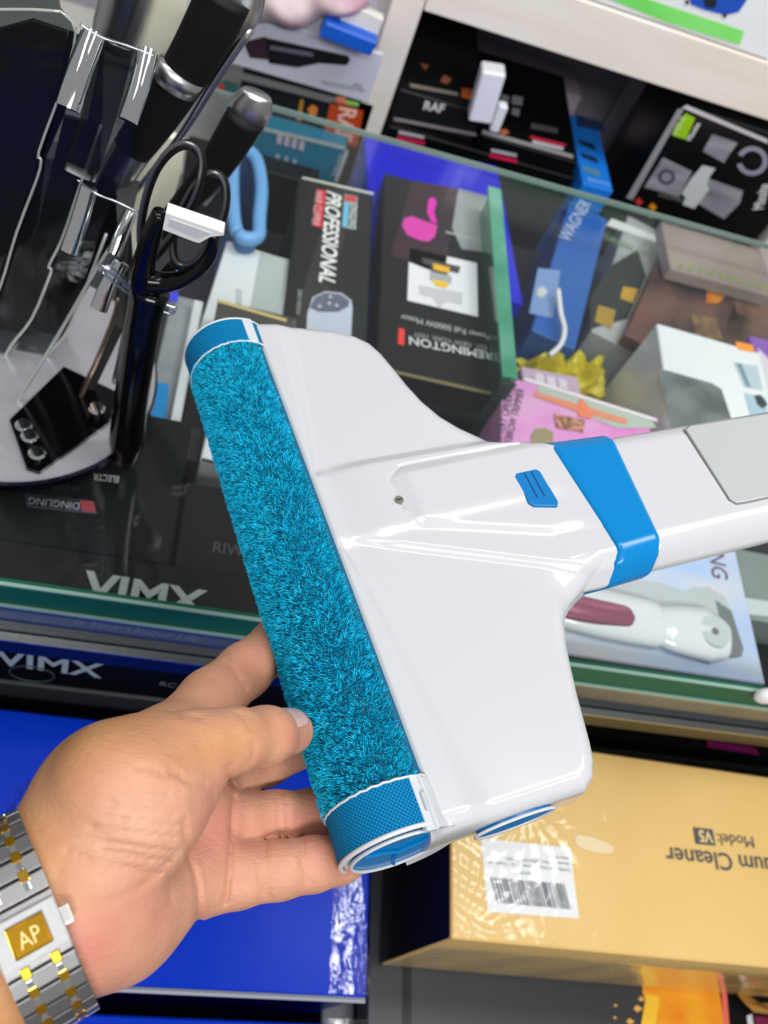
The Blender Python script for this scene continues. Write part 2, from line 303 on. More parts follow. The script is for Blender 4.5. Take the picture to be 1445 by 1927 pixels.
# royal blue carton, remington style carton
rbx = inside('blue_carton', 'glossy royal blue carton under the far end of the motor carton', (705, 520), (985, 572), (722, 263), 0.868, pbr('royal_blue', (6, 16, 205), 0.2, coat=0.2, bump=(8, 0.15, 0.02)))
rem = inside('motor_carton', 'black ribbed motor carton with a white photo panel, upside down lettering', (709, 694), (947, 748), (741, 329), 0.905, pbr('motor_card', (18, 19, 20), 0.35, bump=(220, 0.4, 0.001, (1, 0.02, 1)), spec=.3), base=0.869)
Z = (0, 0, .905)
decal(rem, [(775, 340), (862, 356), (835, 520), (735, 480)], Z, UPZ, pbr('maroon_print', (62, 26, 40), 0.35, var=(14, (34, 24, 32), 0.2)), 'maroon_print')
decal(rem, [(862, 356), (925, 372), (938, 480), (868, 470), (850, 430)], Z, UPZ, pbr('grey_print_or_glare', (90, 96, 100), 0.3, var=(10, (150, 158, 158), 0.15)), 'pale_print_or_glare', lift=.0009)  # whitish reflection off the counter glass, put into this patch's colour
decal(rem, [(756, 425), (760, 412), (775, 408), (806, 420), (822, 425), (818, 446), (806, 456), (790, 454), (765, 443)], Z, UPZ, C((215, 60, 170)), 'pink_dryer_shape', lift=.0009)  # flat pink dryer outline on the carton top
decal(rem, [(806, 376), (815, 372), (821, 380), (816, 400), (822, 422), (810, 418), (803, 400)], Z, UPZ, C((225, 40, 180)), 'pink_dryer_shape', lift=.0009)
decal(rem, [(838, 436), (900, 452), (899, 456), (837, 439)], Z, UPZ, C((170, 175, 175)), 'white_line', lift=.0011)
decal(rem, [(770, 467), (897, 496), (899, 597), (766, 566)], Z, UPZ, C((228, 230, 236)), 'photo_panel')
decal(rem, [(793, 486), (866, 503), (862, 516), (846, 512), (840, 519), (812, 512), (808, 500), (795, 497)], Z, UPZ, C((70, 70, 66)), 'motor_print', lift=.001)
decal(rem, [(814, 497), (846, 505), (844, 516), (815, 509)], Z, UPZ, C((235, 180, 30)), 'motor_coil_print', lift=.0013)
decal(rem, [(808, 512), (849, 521), (848, 536), (808, 528)], Z, UPZ, C((170, 172, 176)), 'motor_print', lift=.0012)
decal(rem, [(812, 527), (846, 534), (838, 544), (818, 539)], Z, UPZ, C((240, 195, 30)), 'motor_coil_print', lift=.0014)
decal(rem, [(787, 538), (870, 552), (868, 575), (840, 568), (826, 580), (812, 560), (790, 556)], Z, UPZ, C((196, 198, 204)), 'motor_print', lift=.001)
text(rem, 'Power Full 5000W Motor', (921, 631), (753, 592), Z, UPZ, C((200, 202, 202)), ys=1.2)
text(rem, 'EST. NEW YORK 1937', (914, 652), (778, 626), Z, UPZ, C((170, 172, 172)), ys=1.0)
text(rem, 'REMINGTON', (924, 664), (769, 634), Z, UPZ, C((225, 226, 226)), ys=1.0, bold=0.01)
decal(rem, [(750, 618), (761, 620), (760, 651), (748, 648)], Z, UPZ, C((235, 60, 45)), 'red_tag')
decal(rem, [(709, 690), (947, 743), (946, 749), (709, 696)], Z, UPZ, C((120, 110, 70)), 'gold_edge')
# blue basket frame left of the clipper carton
bk = empty('plastic_basket', atz(455, 400, DECK + .001), 'light blue plastic basket behind the open scissors', 'basket')
loop = spline([atz(*q, .905) for q in ((448, 440), (438, 380), (440, 300), (458, 282), (482, 300), (492, 350), (488, 410), (484, 446))], 6, True)
lo2 = [np.array(p) * (1, 1, 0) + np.array([-0.01 * 0, 0, DECK + .006]) for p in loop]
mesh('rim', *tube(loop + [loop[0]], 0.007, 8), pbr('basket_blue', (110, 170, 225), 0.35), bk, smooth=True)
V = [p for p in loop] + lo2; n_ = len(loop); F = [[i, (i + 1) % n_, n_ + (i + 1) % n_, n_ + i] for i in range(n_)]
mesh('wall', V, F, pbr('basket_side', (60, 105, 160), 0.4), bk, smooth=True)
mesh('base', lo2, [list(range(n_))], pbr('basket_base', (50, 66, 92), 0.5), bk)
# right hand side of the case
wb = inside2('paint_tool_carton', 'blue carton standing askew right of the green divider, pale lettering up its face', (1000, 620), (1072, 378), .052, 0.872, pbr('mid_blue', (30, 92, 170), 0.3), DECK)
Z = (0, 0, .872)
decal(wb, [(1012, 505), (1054, 510), (1040, 600), (995, 590)], Z, UPZ, C((120, 150, 200)), 'pale_panel')
text(wb, 'WAGNER', (1070, 458), (1112, 385), Z, UPZ, C((190, 205, 225)), ys=1.0)
decal(wb, [(1010, 545), (1022, 540), (1030, 550), (1020, 562), (1010, 558)], Z, UPZ, C((200, 205, 200)), 'round_mark', lift=.0012)
gb = inside2('appliance_carton', 'pale grey printed appliance carton with a black and yellow machine picture', (1112, 622), (1182, 405), .088, 0.866, pbr('grey_card', (178, 184, 184), 0.35, var=(8, (136, 142, 144), 0.2)), DECK)
Z = (0, 0, .866)
decal(gb, [(1110, 560), (1150, 500), (1200, 470), (1215, 520), (1180, 600), (1110, 620)], Z, UPZ, C((34, 44, 42)), 'machine_print')
decal(gb, [(1092, 520), (1102, 544), (1085, 556), (1076, 540)], Z, UPZ, C((92, 92, 94)), 'knob_print')
decal(gb, [(1172, 540), (1200, 545), (1190, 572), (1166, 562)], Z, UPZ, C((190, 150, 40)), 'yellow_print', lift=.001)
decal(gb, [(1125, 575), (1158, 585), (1150, 620), (1118, 606)], Z, UPZ, C((165, 135, 50)), 'yellow_print', lift=.001)
decal(gb, [(1150, 412), (1250, 450), (1246, 462), (1140, 425)], Z, UPZ, C((205, 212, 208)), 'white_band', lift=.001)
text(gb, 'GREEN LIFE', (1135, 450), (1225, 490), Z, UPZ, C((110, 145, 90)), ys=1.2, lift=.0012)
fb = inside2('food_picture_carton', 'brown carton printed with food pictures and an orange sauce bowl, at the far right', (1176, 628), (1250, 462), .105, 0.885, pbr('food_print', (104, 70, 58), 0.35, var=(18, (40, 30, 32), 0.12)), .867)
Z = (0, 0, .885)
decal(fb, [(1330, 545), (1342, 525), (1362, 524), (1376, 536), (1366, 556), (1350, 572), (1328, 570)], Z, UPZ, pbr('sauce', (214, 140, 20), 0.3, var=(30, (180, 80, 10), 0.2)), 'sauce_bowl_print')
decal(fb, [(1375, 540), (1400, 530), (1432, 560), (1425, 600), (1385, 590)], Z, UPZ, pbr('food2', (120, 84, 66), 0.4, var=(40, (70, 44, 36), 0.2)), 'plate_print')
decal(fb, [(1300, 590), (1345, 600), (1360, 640), (1310, 640)], Z, UPZ, pbr('food3', (140, 130, 70), 0.4, var=(50, (90, 40, 34), 0.2)), 'salad_print')
fb2 = inside('food_picture_carton', 'brown carton with plate pictures behind the white windowed carton, right of the sauce bowl one', (.572, .69, .868), (.76, .69, .868), (.572, .868, .868), .868, pbr('food_print2', (112, 78, 62), 0.35, var=(16, (50, 36, 34), 0.14)))
tb = inside('spice_carton', 'taupe carton with a row of green marks under the far glass edge', (1262, 505), (1460, 560), (1300, 432), 0.905, pbr('taupe', (150, 138, 128), 0.4, var=(14, (128, 116, 108), 0.2)), base=0.887)
for k in range(10): decal(tb, [(1275 + k * 19, 500 + k * 5), (1284 + k * 19, 494 + k * 5), (1288 + k * 19, 498 + k * 5), (1280 + k * 19, 508 + k * 5)], (0, 0, .905), UPZ, C((120, 140, 70)), 'green_mark')
sv = inside('shaver_carton', 'white carton with a clear window over a silver grooming tool and an orange price sticker', (1268, 830), (1480, 885), (1213, 601), 0.930, pbr('shaver_white', (228, 234, 236), 0.3, coat=0.3))
Z = (0, 0, .930)
decal(sv, [(1383, 643), (1415, 650), (1419, 664), (1388, 658)], Z, UPZ, C((255, 150, 20)), 'price_sticker')
decal(sv, [(1238, 698), (1252, 697), (1340, 722), (1357, 733), (1376, 790), (1376, 830), (1268, 828)], Z, UPZ, pbr('window_silver', (150, 165, 162), 0.12, 0.6, var=(14, (95, 108, 110), 0.1)), 'window')
decal(sv, [(1380, 682), (1425, 690), (1435, 735), (1400, 728)], Z, UPZ, C((180, 200, 208)), 'picture_panel')
decal(sv, [(1385, 684), (1394, 686), (1412, 730), (1404, 728)], Z, UPZ, C((110, 140, 158)), 'picture_panel', lift=.001)
decal(sv, [(1400, 740), (1440, 748), (1446, 790), (1412, 785)], Z, UPZ, C((165, 195, 210)), 'picture_panel')
decal(sv, [(1418, 745), (1430, 744), (1444, 762), (1434, 770), (1424, 762)], Z, UPZ, C((20, 40, 56)), 'hand_print', lift=.001)
ps = inside('pink_carton', 'pink eyebrow trimmer carton with a rose gold pen tool, edge on to the white handle', (942, 846), (1236, 925), (985, 716), 0.915, pbr('pink_card', (222, 175, 212), 0.35, var=(16, (214, 120, 196), 0.2)))
Z = (0, 0, .915)
decal(ps, [(1012, 722), (1225, 790), (1235, 806), (1160, 806), (1012, 742)], Z, UPZ, C((176, 190, 178)), 'pale_print_or_glare')
decal(ps, [(1005, 738), (1088, 762), (1180, 790), (1178, 800), (1086, 776), (1004, 746)], Z, UPZ, C((222, 140, 104)), 'trimmer_print', lift=.001)
decal(ps, [(1088, 752), (1094, 753), (1118, 778), (1110, 790), (1086, 784)], Z, UPZ, C((232, 130, 92)), 'trimmer_print', lift=.0014)
decal(ps, [(1041, 780), (1100, 792), (1096, 815), (1046, 806)], Z, UPZ, pbr('glitter', (205, 150, 120), 0.3, var=(160, (120, 80, 60), 0.1)), 'trimmer_print', lift=.0012)
decal(ps, [(998, 822), (1006, 808), (1025, 806), (1040, 815), (1040, 838), (1000, 838)], Z, UPZ, C((150, 140, 110)), 'round_photo', lift=.001)
decal(ps, [(985, 716), (1236, 795), (1236, 789), (986, 711)], Z, UPZ, C((235, 225, 232)), 'white_edge', lift=.001)
text(ps, 'BATTERY OPERATED', (941, 846), (972, 722), Z, UPZ, C((70, 60, 80)), ys=1.2)
text(ps, 'EYEBROW TRIMMER', (958, 850), (986, 735), Z, UPZ, C((70, 60, 80)), ys=1.2)
lc = inside('lilac_card', 'small lilac carton with line drawings behind the pink carton', (988, 745), (1098, 765), (1000, 692), 0.905, C((190, 165, 185)))
for k in range(3): decal(lc, [(1006 + 22 * k, 702 + 5 * k), (1022 + 22 * k, 706 + 5 * k), (1024 + 22 * k, 724 + 5 * k), (1008 + 22 * k, 720 + 5 * k)], (0, 0, .905), UPZ, C((215, 205, 215)), 'line_drawing')
# crumpled yellow bag
pts = []; N1, N2 = 26, 14
for j in range(N2 + 1):
    for i in range(N1 + 1):
        fx, fy = i / N1, j / N2; p = atz(990 + 160 * fx, 712 - 56 * fy + 12 * fx, 0.86)
        e = min(1, 6 * min(fx, 1 - fx)) * min(1, 4 * min(fy, 1 - fy)) ; p = p + [0.004 * math.sin(fy * 17 + fx * 5), 0.004 * math.sin(fx * 23), 0.035 * e * (0.6 + 0.4 * math.sin(fx * 19 + fy * 7) * math.cos(fy * 11 - fx * 9)) - 0.02]; pts.append(p)
F = [[j * (N1 + 1) + i, j * (N1 + 1) + i + 1, (j + 1) * (N1 + 1) + i + 1, (j + 1) * (N1 + 1) + i] for j in range(N2) for i in range(N1)]
botv = [p * (1, 1, 0) + [0, 0, DECK + .002] for p in pts]; nb = len(pts)
edge = [i for i in range(N1 + 1)] + [j * (N1 + 1) + N1 for j in range(1, N2 + 1)] + [N2 * (N1 + 1) + i for i in range(N1 - 1, -1, -1)] + [j * (N1 + 1) for j in range(N2 - 1, 0, -1)]
F += [[edge[k], nb + edge[k], nb + edge[(k + 1) % len(edge)], edge[(k + 1) % len(edge)]] for k in range(len(edge))]
o = mesh('crumpled_bag', pts + botv, F, pbr('yellow_bag', (206, 192, 40), 0.35, coat=0.4)); tag(o, 'crumpled yellow plastic bag between the divider and the white windowed carton', 'bag')
wire = spline([atz(1050, 545, .885), atz(1055, 590, .885), atz(1062, 620, .885), atz(1055, 648, .885), atz(1035, 668, .89)], 6)
o = mesh('white_cable', *tube(wire, 0.003, 8), white, smooth=True); tag(o, 'short white cable hanging over the blue carton in the case', 'cable')
pu = inside('purple_carton', 'purple and white carton cut by the right edge beside the windowed carton', (1440, 745), (1560, 775), (1418, 632), 0.925, C((130, 80, 175)), base=.887)
decal(pu, [(1425, 655), (1470, 700), (1470, 760), (1438, 735)], (0, 0, .925), UPZ, C((210, 205, 215)), 'white_patch')
# holographic hair tool pack, lower right
hp = inside('hair_tool_pack', 'silver holographic pack holding a white hair tool with a rose pink handle', (1040, 1228), (1441, 1288), (970, 925), 0.917, pbr('holo_card', (214, 216, 220), 0.3, 0.1, var=(9, (176, 200, 240), 0.2, (1, 3, 1))), base=0.866 + .061 - .061)
Z = (0, 0, .917)
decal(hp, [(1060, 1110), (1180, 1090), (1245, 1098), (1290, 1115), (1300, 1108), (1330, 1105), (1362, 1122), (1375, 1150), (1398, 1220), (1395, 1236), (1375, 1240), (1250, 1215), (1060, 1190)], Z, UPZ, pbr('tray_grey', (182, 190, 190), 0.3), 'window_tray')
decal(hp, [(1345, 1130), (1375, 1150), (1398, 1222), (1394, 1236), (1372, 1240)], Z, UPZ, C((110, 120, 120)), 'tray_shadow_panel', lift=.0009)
text(hp, 'DINGLING', (1318, 930), (1340, 1086), Z, UPZ, C((110, 84, 96)), ys=1.2)
def at_(q, up): return atz(q[0], q[1], .9175 + up)
tp = [at_((1010, 1120), .006), at_((1120, 1150), .006), at_((1220, 1172), .006), at_((1245, 1178), .006), at_((1270, 1184), .006), at_((1330, 1195), .004), at_((1368, 1206), .004)]
mesh('hair_tool_body', *tube(spline(tp, 6), list(np.interp(np.linspace(0, 6, 37), range(7), [.021, .022, .021, .018, .021, .025, .016])), 18, squash=(UPZ, 0.45)), pbr('tool_white', (224, 230, 232), 0.12, coat=1.0), hp, smooth=True)
tq = [at_((1010, 1128), .013), at_((1100, 1146), .013), at_((1180, 1160), .012), at_((1206, 1164), .009)]
mesh('hair_tool_handle', *tube(spline(tq, 5), list(np.interp(np.linspace(0, 3, 16), range(4), [.012, .012, .011, .006])), 16, squash=(UPZ, 0.4)), pbr('rose_metal', (190, 120, 145), 0.15, 0.7), hp, smooth=True)
rn = [at_((1262 + 6 * math.cos(t), 1183 + 20 * math.sin(t)), .013 - .004 * abs(math.sin(t))) for t in np.linspace(-1.4, 1.4, 12)]
mesh('rose_ring', *tube(rn, .0007, 6), C((190, 110, 110)), hp)
dc = at_((1343, 1190), .013)
mesh('dial', *tube([dc, dc + [0, 0, .002]], [.014, .0135], 24), pbr('tool_white2', (198, 206, 208), 0.15, coat=1.0), hp)
mesh('dial_hole', *tube([dc + [0, 0, .0015], dc + [0, 0, .0026]], [.0035, .0032], 16), C((110, 118, 118)), hp)
gx = inside('grey_carton', 'grey green carton at the right edge above the holographic pack', (1412, 1165), (1530, 1185), (1378, 1030), 0.905, pbr('greygreen', (140, 152, 146), 0.35, var=(5, (110, 120, 114), 0.2)))
decal(gx, [(1398, 1125), (1500, 1140), (1505, 1168), (1404, 1156)], (0, 0, .905), UPZ, C((190, 200, 202)), 'pale_panel')

# ---- shelves behind
def upright(name, label, A, B, D, y, mat, depth=0.2, floor=0.706, cat='box', **k):
    """front face at y; A lower left, B lower right, D upper left; the body reaches down to what it stands on"""
    a, b, d = aty(*A, y), aty(*B, y), aty(*D, y)
    x0, x1 = a[0], b[0]; z1 = d[2] ; z0 = (a[2] + b[2]) / 2 if floor is None else floor
    return carton(name, label, cat, (x0, y, z0), (x1, y, z0), (x0, y, z1), (0, y, 0), FRONT, depth, mat, **k)
P0 = (0, .9995, 0)
oc = upright('orange_carton', 'dark carton with an orange end and white letters, in the left cubby', (440, 232), (672, 300), (452, 125), 1.0, blk2)
decal(oc, [(622, 190), (684, 208), (672, 278), (608, 256)], P0, FRONT, C((190, 70, 20)), 'orange_panel')
text(oc, 'RAF', (640, 200), (630, 262), P0, FRONT, C((240, 190, 170)), ys=1.1, bold=0.03)
decal(oc, [(405, 122), (640, 185), (636, 197), (402, 136)], P0, FRONT, C((120, 120, 118)), 'grey_strip')
decal(oc, [(565, 186), (572, 188), (566, 228), (558, 226)], P0, FRONT, C((180, 130, 30)), 'gold_stripe')
decal(oc, [(578, 205), (588, 196), (598, 202), (596, 216), (584, 218)], P0, FRONT, C((215, 130, 50)), 'orange_gear')
decal(oc, [(410, 158), (425, 150), (448, 158), (450, 172), (430, 178), (412, 172)], P0, FRONT, C((50, 96, 90)), 'round_mark')
decal(oc, [(410, 160), (420, 157), (424, 168), (414, 171)], P0, FRONT, C((200, 50, 60)), 'round_mark', lift=.001)
decal(oc, [(632, 180), (650, 182), (652, 196), (634, 192)], P0, FRONT, C((230, 130, 100)), 'pink_sticker', lift=.001)
decal(oc, [(650, 186), (676, 192), (674, 200), (652, 196)], P0, FRONT, C((150, 200, 90)), 'green_sticker', lift=.001)
zt = oc.location[2] + 0
ocz = aty(452, 125, 1.0)[2]
wc = upright('white_carton', 'white carton printed with a black hand tool, on the dark carton in the left cubby', (300, 95), (695, 187), (350, -10), 0.998, pbr('white_card2', (208, 210, 222), 0.4), floor=ocz + .001, depth=.2)
PW = (0, .9975, 0)
decal(wc, [(458, 78), (500, 68), (506, 100), (505, 112), (470, 108)], PW, FRONT, C((60, 40, 50)), 'tool_print')
decal(wc, [(500, 70), (600, 92), (655, 104), (659, 112), (652, 122), (600, 118), (580, 122), (560, 126), (506, 118)], PW, FRONT, C((26, 24, 30)), 'tool_print', lift=.001)
decal(wc, [(508, 84), (590, 98), (588, 106), (508, 92)], PW, FRONT, C((110, 106, 118)), 'tool_sheen_print', lift=.0014)
text(wc, 'PROFESSIONAL', (686, 165), (604, 150), PW, FRONT, C((140, 140, 150)), ys=1.0)
text(wc, 'RAF', (682, 158), (665, 154), PW, FRONT, C((120, 120, 130)), ys=1.0)
tl = upright('teal_carton', 'teal flat carton with white rims and product icons, standing below the orange ended one', (405, 300), (634, 343), (425, 222), 0.965, pbr('teal_card', (20, 112, 140), 0.35, bump=(3, .1, .01)), depth=.03)
PT = (0, .9645, 0)
decal(tl, [(425, 222), (659, 277), (657, 283), (424, 229)], PT, FRONT, C((190, 195, 190)), 'white_rim')
decal(tl, [(659, 277), (652, 275), (628, 340), (635, 343)], PT, FRONT, C((190, 195, 190)), 'white_rim')
for k in range(4): decal(tl, [(522 + k * 14, 252 + k * 4), (532 + k * 14, 254 + k * 4), (529 + k * 14, 272 + k * 4), (520 + k * 14, 269 + k * 4)], PT, FRONT, C((190, 180, 195)), 'icon')
for k in range(3): decal(tl, [(520 + k * 16, 288 + k * 5), (527 + k * 16, 290 + k * 5), (525 + k * 16, 300 + k * 5), (518 + k * 16, 298 + k * 5)], PT, FRONT, C((150, 175, 190)), 'icon')
text(tl, 'SONIK', (640, 288), (622, 330), PT, FRONT, C((190, 205, 210)), ys=1.2)
bl2 = upright('black_carton', 'plain black carton with small grey print below the teal carton', (330, 430), (560, 485), (400, 296), 0.93, black, depth=.03)
# cubby right of the post
rf = upright('black_carton', 'black appliance carton with white letters at left of the right cubby', (735, 222), (895, 250), (752, 168), 1.02, blk2, floor=aty(728, 236, 1.005)[2] + .001, depth=.25)
P1 = (0, 1.0195, 0)
text(rf, 'RAF', (796, 205), (834, 212), P1, FRONT, C((220, 220, 220)), ys=1.1, bold=0.03)
decal(rf, [(742, 220), (896, 250), (896, 256), (740, 226)], P1, FRONT, C((150, 140, 145)), 'pale_edge')
rz = aty(752, 168, 1.02)[2]
for a_, c_ in (([(790, 120), (806, 124), (800, 134)], (190, 110, 60)), ([(835, 142), (850, 150), (840, 160), (828, 154)], (200, 120, 90)), ([(868, 166), (900, 172), (902, 192), (868, 184)], (215, 110, 50))):
    decal(rf, a_, (0, 0, rz), UPZ, C(c_), 'food_print', lift=.001)
decal(rf, [(770, 158), (860, 175), (862, 182), (772, 165)], (0, 0, rz), UPZ, C((150, 140, 130)), 'small_print', lift=.001)
lb = upright('black_carton', 'long low black carton with pink bars across the right cubby', (700, 330), (1085, 330), (728, 236), 1.005, black, depth=.19, floor=.706)
P2 = (0, 1.0045, 0)
for x_, y_ in ((748, 246), (922, 280)):
    decal(lb, [(x_, y_ + 8), (x_ + 52, y_ + 20), (x_ + 50, y_ + 27), (x_ - 2, y_ + 15)], P2, FRONT, C((215, 30, 80)), 'pink_bar')
    decal(lb, [(x_ + 2, y_ - 1), (x_ + 50, y_ + 9), (x_ + 50, y_ + 15), (x_ + 2, y_ + 5)], P2, FRONT, C((190, 190, 195)), 'white_print')
lbz = aty(728, 236, 1.005)[2]
abz = aty(1083, 305, 1.008)[2]
ab = carton('black_carton', 'flat black carton with silver appliance pictures and a pale rim, beside the white adapter', 'box', (.305, 1.008, abz), (.440, 1.008, abz), (.305, 1.20, abz), (0, 0, abz), UPZ, abz - lbz - .001, black)
P3 = (0, 0, abz)
FRONT_ = FRONT; FRONT = np.array(UPZ)
for a_ in ([(944, 178), (958, 182), (956, 196), (942, 192)], [(964, 180), (984, 184), (982, 200), (962, 196)], [(944, 200), (956, 203), (953, 215), (942, 212)], [(964, 203), (978, 206), (976, 220), (962, 216)]):
    decal(ab, a_, P3, FRONT, C((150, 152, 160)), 'appliance_print')
decal(ab, [(998, 256), (1064, 272), (1063, 277), (997, 261)], P3, FRONT, C((200, 40, 70)), 'red_bar')
decal(ab, [(1002, 264), (1060, 278), (1059, 284), (1001, 270)], P3, FRONT, C((190, 190, 192)), 'white_print')
decal(ab, [(1000, 232), (1050, 242), (1048, 252), (998, 242)], P3, FRONT, C((90, 92, 94)), 'grey_print_or_glare')
decal(ab, [(908, 245), (1078, 292), (1078, 299), (906, 252)], P3, FRONT, C((150, 148, 150)), 'pale_rim')
decal(ab, [(938, 246), (952, 244), (958, 252), (944, 256)], P3, FRONT, C((190, 100, 60)), 'orange_mark', lift=.001)
FRONT = FRONT_
ad_ = empty('power_adapter', aty(915, 215, 1.0), 'white adapter block hanging between the two black cartons', 'adapter')
mesh('adapter_block', *boxgeo(aty(915, 175, 1.0), (.014, 0, .002), (0, .012, 0), (-.004, 0, .032), .002), white, ad_)
mesh('adapter_plug', *boxgeo(aty(938, 220, .995), (.006, 0, 0), (0, .006, 0), (-.001, 0, .018), .002), white, ad_)
g1_ = upright('grey_carton', 'pale mauve grey carton added to lighten the back of the right cubby', (1125, 330), (1215, 350), (1172, 165), 1.20, pbr('mauve', (205, 196, 210), .6), depth=.08)  # pale carton added so the dim cubby back comes out lighter
g2_ = upright('grey_carton', 'long mauve grey carton added to lighten the back behind the black appliance cartons', (860, 200), (1060, 250), (880, 118), 1.22, pbr('mauve2', (185, 170, 182), .6), depth=.07, floor=.706)  # second pale carton, also added to lighten the dim cubby
bbz = aty(1095, 345, .985)[2]
bb = carton('blue_carton', 'slim bright blue carton with dark product windows lying in the right cubby', 'box', atz(1097, 345, bbz), atz(1154, 360, bbz), atz(1081, 218, bbz), (0, 0, bbz), UPZ, bbz - .7065, pbr('bright_blue', (30, 125, 225), 0.3))
PB = (0, 0, bbz); FRONT = np.array(UPZ)
for k in range(3): decal(bb, [(1086 + 4 * k, 262 + k * 25), (1118 + 4 * k, 272 + k * 25), (1121 + 4 * k, 284 + k * 25), (1092 + 4 * k, 272 + k * 25)], PB, FRONT, C((20, 50, 80) if k < 2 else (90, 140, 140)), 'product_window')
decal(bb, [(1082, 215), (1135, 232), (1138, 250), (1086, 238)], PB, FRONT, C((40, 60, 100)), 'dark_panel')
text(bb, 'SHAVER', (1146, 345), (1104, 334), PB, FRONT, C((150, 200, 240)), ys=1.2)
FRONT = FRONT_
mxb = upright('mixer_carton', 'black mixer carton with silver appliance pictures and a lime green badge', (1192, 374), (1425, 450), (1290, 200), 1.0, pbr('mixer_card', (12, 12, 14), 0.3, coat=0.4), depth=.15, floor=.706)
P4 = (0, .9995, 0); S1 = pbr('print_silver', (165, 162, 170), 0.4, var=(12, (110, 108, 118), 0.2, (1, 1, 5)))
decal(mxb, [(1283, 202), (1292, 197), (1445, 262), (1445, 270), (1292, 206)], P4, FRONT, C((205, 200, 205)), 'pale_rim')
decal(mxb, [(1275, 205), (1288, 203), (1190, 376), (1178, 372)], P4, FRONT, C((150, 146, 152)), 'pale_rim')
decal(mxb, [(1290, 212), (1308, 222), (1290, 262), (1264, 254), (1270, 240)], P4, FRONT, C((150, 200, 20)), 'lime_badge')
text(mxb, 'MINI', (1276, 252), (1291, 220), P4, FRONT, C((210, 230, 160)), ys=1.0, lift=.0014)
text(mxb, 'Mixxite', (1300, 264), (1318, 232), P4, FRONT, C((235, 235, 235)), ys=1.2, bold=0.02)
decal(mxb, [(1247, 296), (1302, 322), (1278, 370), (1212, 352)], P4, FRONT, S1, 'appliance_print')
cc = [(1254 + 16 * math.cos(t), 332 + 15 * math.sin(t)) for t in np.linspace(0, 2 * math.pi, 20)[:-1]]
decal(mxb, cc, P4, FRONT, C((70, 76, 86)), 'dial_print', lift=.001)
decal(mxb, [(1254 + (a - 1254) * .6, 332 + (b - 332) * .6) for a, b in cc], P4, FRONT, C((140, 136, 150)), 'dial_print', lift=.0013)
decal(mxb, [(1340, 252), (1388, 268), (1372, 290), (1362, 306), (1322, 284), (1330, 270)], P4, FRONT, S1, 'appliance_print')
decal(mxb, [(1334, 336), (1398, 358), (1392, 382), (1362, 412), (1312, 382)], P4, FRONT, S1, 'appliance_print')
decal(mxb, [(1322, 310), (1346, 316), (1336, 330), (1330, 345), (1334, 356), (1306, 392), (1284, 384), (1290, 370), (1282, 364), (1300, 335)], P4, FRONT, C((200, 205, 205)), 'blade_print', lift=.001)
for k in range(16):
    t = math.pi * 2 * k / 18 + 3.6; q = (1415 + 20 * math.cos(t), 302 + 19 * math.sin(t)); q2 = (1415 + 20 * math.cos(t + .36), 302 + 19 * math.sin(t + .36)); r1 = (1415 + 30 * math.cos(t - .0), 302 + 28 * math.sin(t)); r2 = (1415 + 30 * math.cos(t + .36), 302 + 28 * math.sin(t + .36))
    decal(mxb, [r1, r2, q2, q], P4, FRONT, C((150, 150, 168)), 'ring_print', lift=.001)
for q, c_ in (((1202, 378), (200, 50, 50)), ((1228, 388), (225, 140, 20)), ((1224, 402), (120, 180, 50))): decal(mxb, [(q[0] - 8, q[1]), (q[0], q[1] - 7), (q[0] + 8, q[1] + 2), (q[0], q[1] + 9)], P4, FRONT, C(c_), 'fruit_print')
text(mxb, 'CHOPPER', (1238, 368), (1282, 380), P4, FRONT, C((130, 130, 130)), ys=1.0)
text(mxb, 'Mixxite', (1436, 392), (1448, 345), P4, FRONT, C((230, 230, 230)), ys=1.5, bold=.02)
cr = upright('cream_block', 'cream painted block at the right end of the shelf behind the mixer carton', (1420, 480), (1560, 520), (1480, 380), 0.995, wood, depth=.1, floor=.706, cat='block')
# top shelf
tb_ = upright('vacuum_carton', 'white carton with a green band and a blue vacuum picture on the top shelf', (1000, -5), (1432, 132), (1100, -160), 1.004, pbr('topbox_white', (235, 238, 240), 0.35, coat=0.4), depth=.25, floor=1.061)
P5 = (0, 1.0035, 0)
zb = 1.061
print('TOP', aty(1100, 10, 1.004), aty(1360, 90, 1.004))
decal(tb_, [(1110, -18), (1150, -25), (1400, 58), (1392, 84), (1250, 40)], P5, FRONT, pbr('green_band', (110, 220, 90), 0.3, var=(10, (150, 240, 130), 0.2)), 'green_band')
decal(tb_, [(1100, 2), (1445, 118), (1445, 121), (1100, 5)], P5, FRONT, C((225, 205, 0)), 'yellow_line')
decal(tb_, [(1098, 5), (1445, 121), (1445, 150), (1060, 20)], P5, FRONT, C((60, 52, 14)), 'dark_base_band')
blb = [(1290, -30), (1400, -20), (1405, 0), (1390, 22), (1365, 28), (1325, 18), (1300, 8)]
decal(tb_, blb, P5, FRONT, C((20, 80, 190)), 'vacuum_print')
decal(tb_, [(1322, 0), (1340, -6), (1350, 2), (1345, 14), (1328, 14)], P5, FRONT, C((24, 30, 44)), 'vacuum_dial_print', lift=.001)
for q in ((1292, 2), (1363, 27)): decal(tb_, [(q[0] - 3, q[1] - 3), (q[0] + 4, q[1] - 2), (q[0] + 3, q[1] + 6), (q[0] - 2, q[1] + 5)], P5, FRONT, C((15, 18, 26)), 'wheel_print', lift=.001)
t2 = upright('white_carton', 'white carton next to the vacuum carton at the top right corner', (1446, 135), (1600, 180), (1510, -20), 1.002, white, depth=.25, floor=1.061)
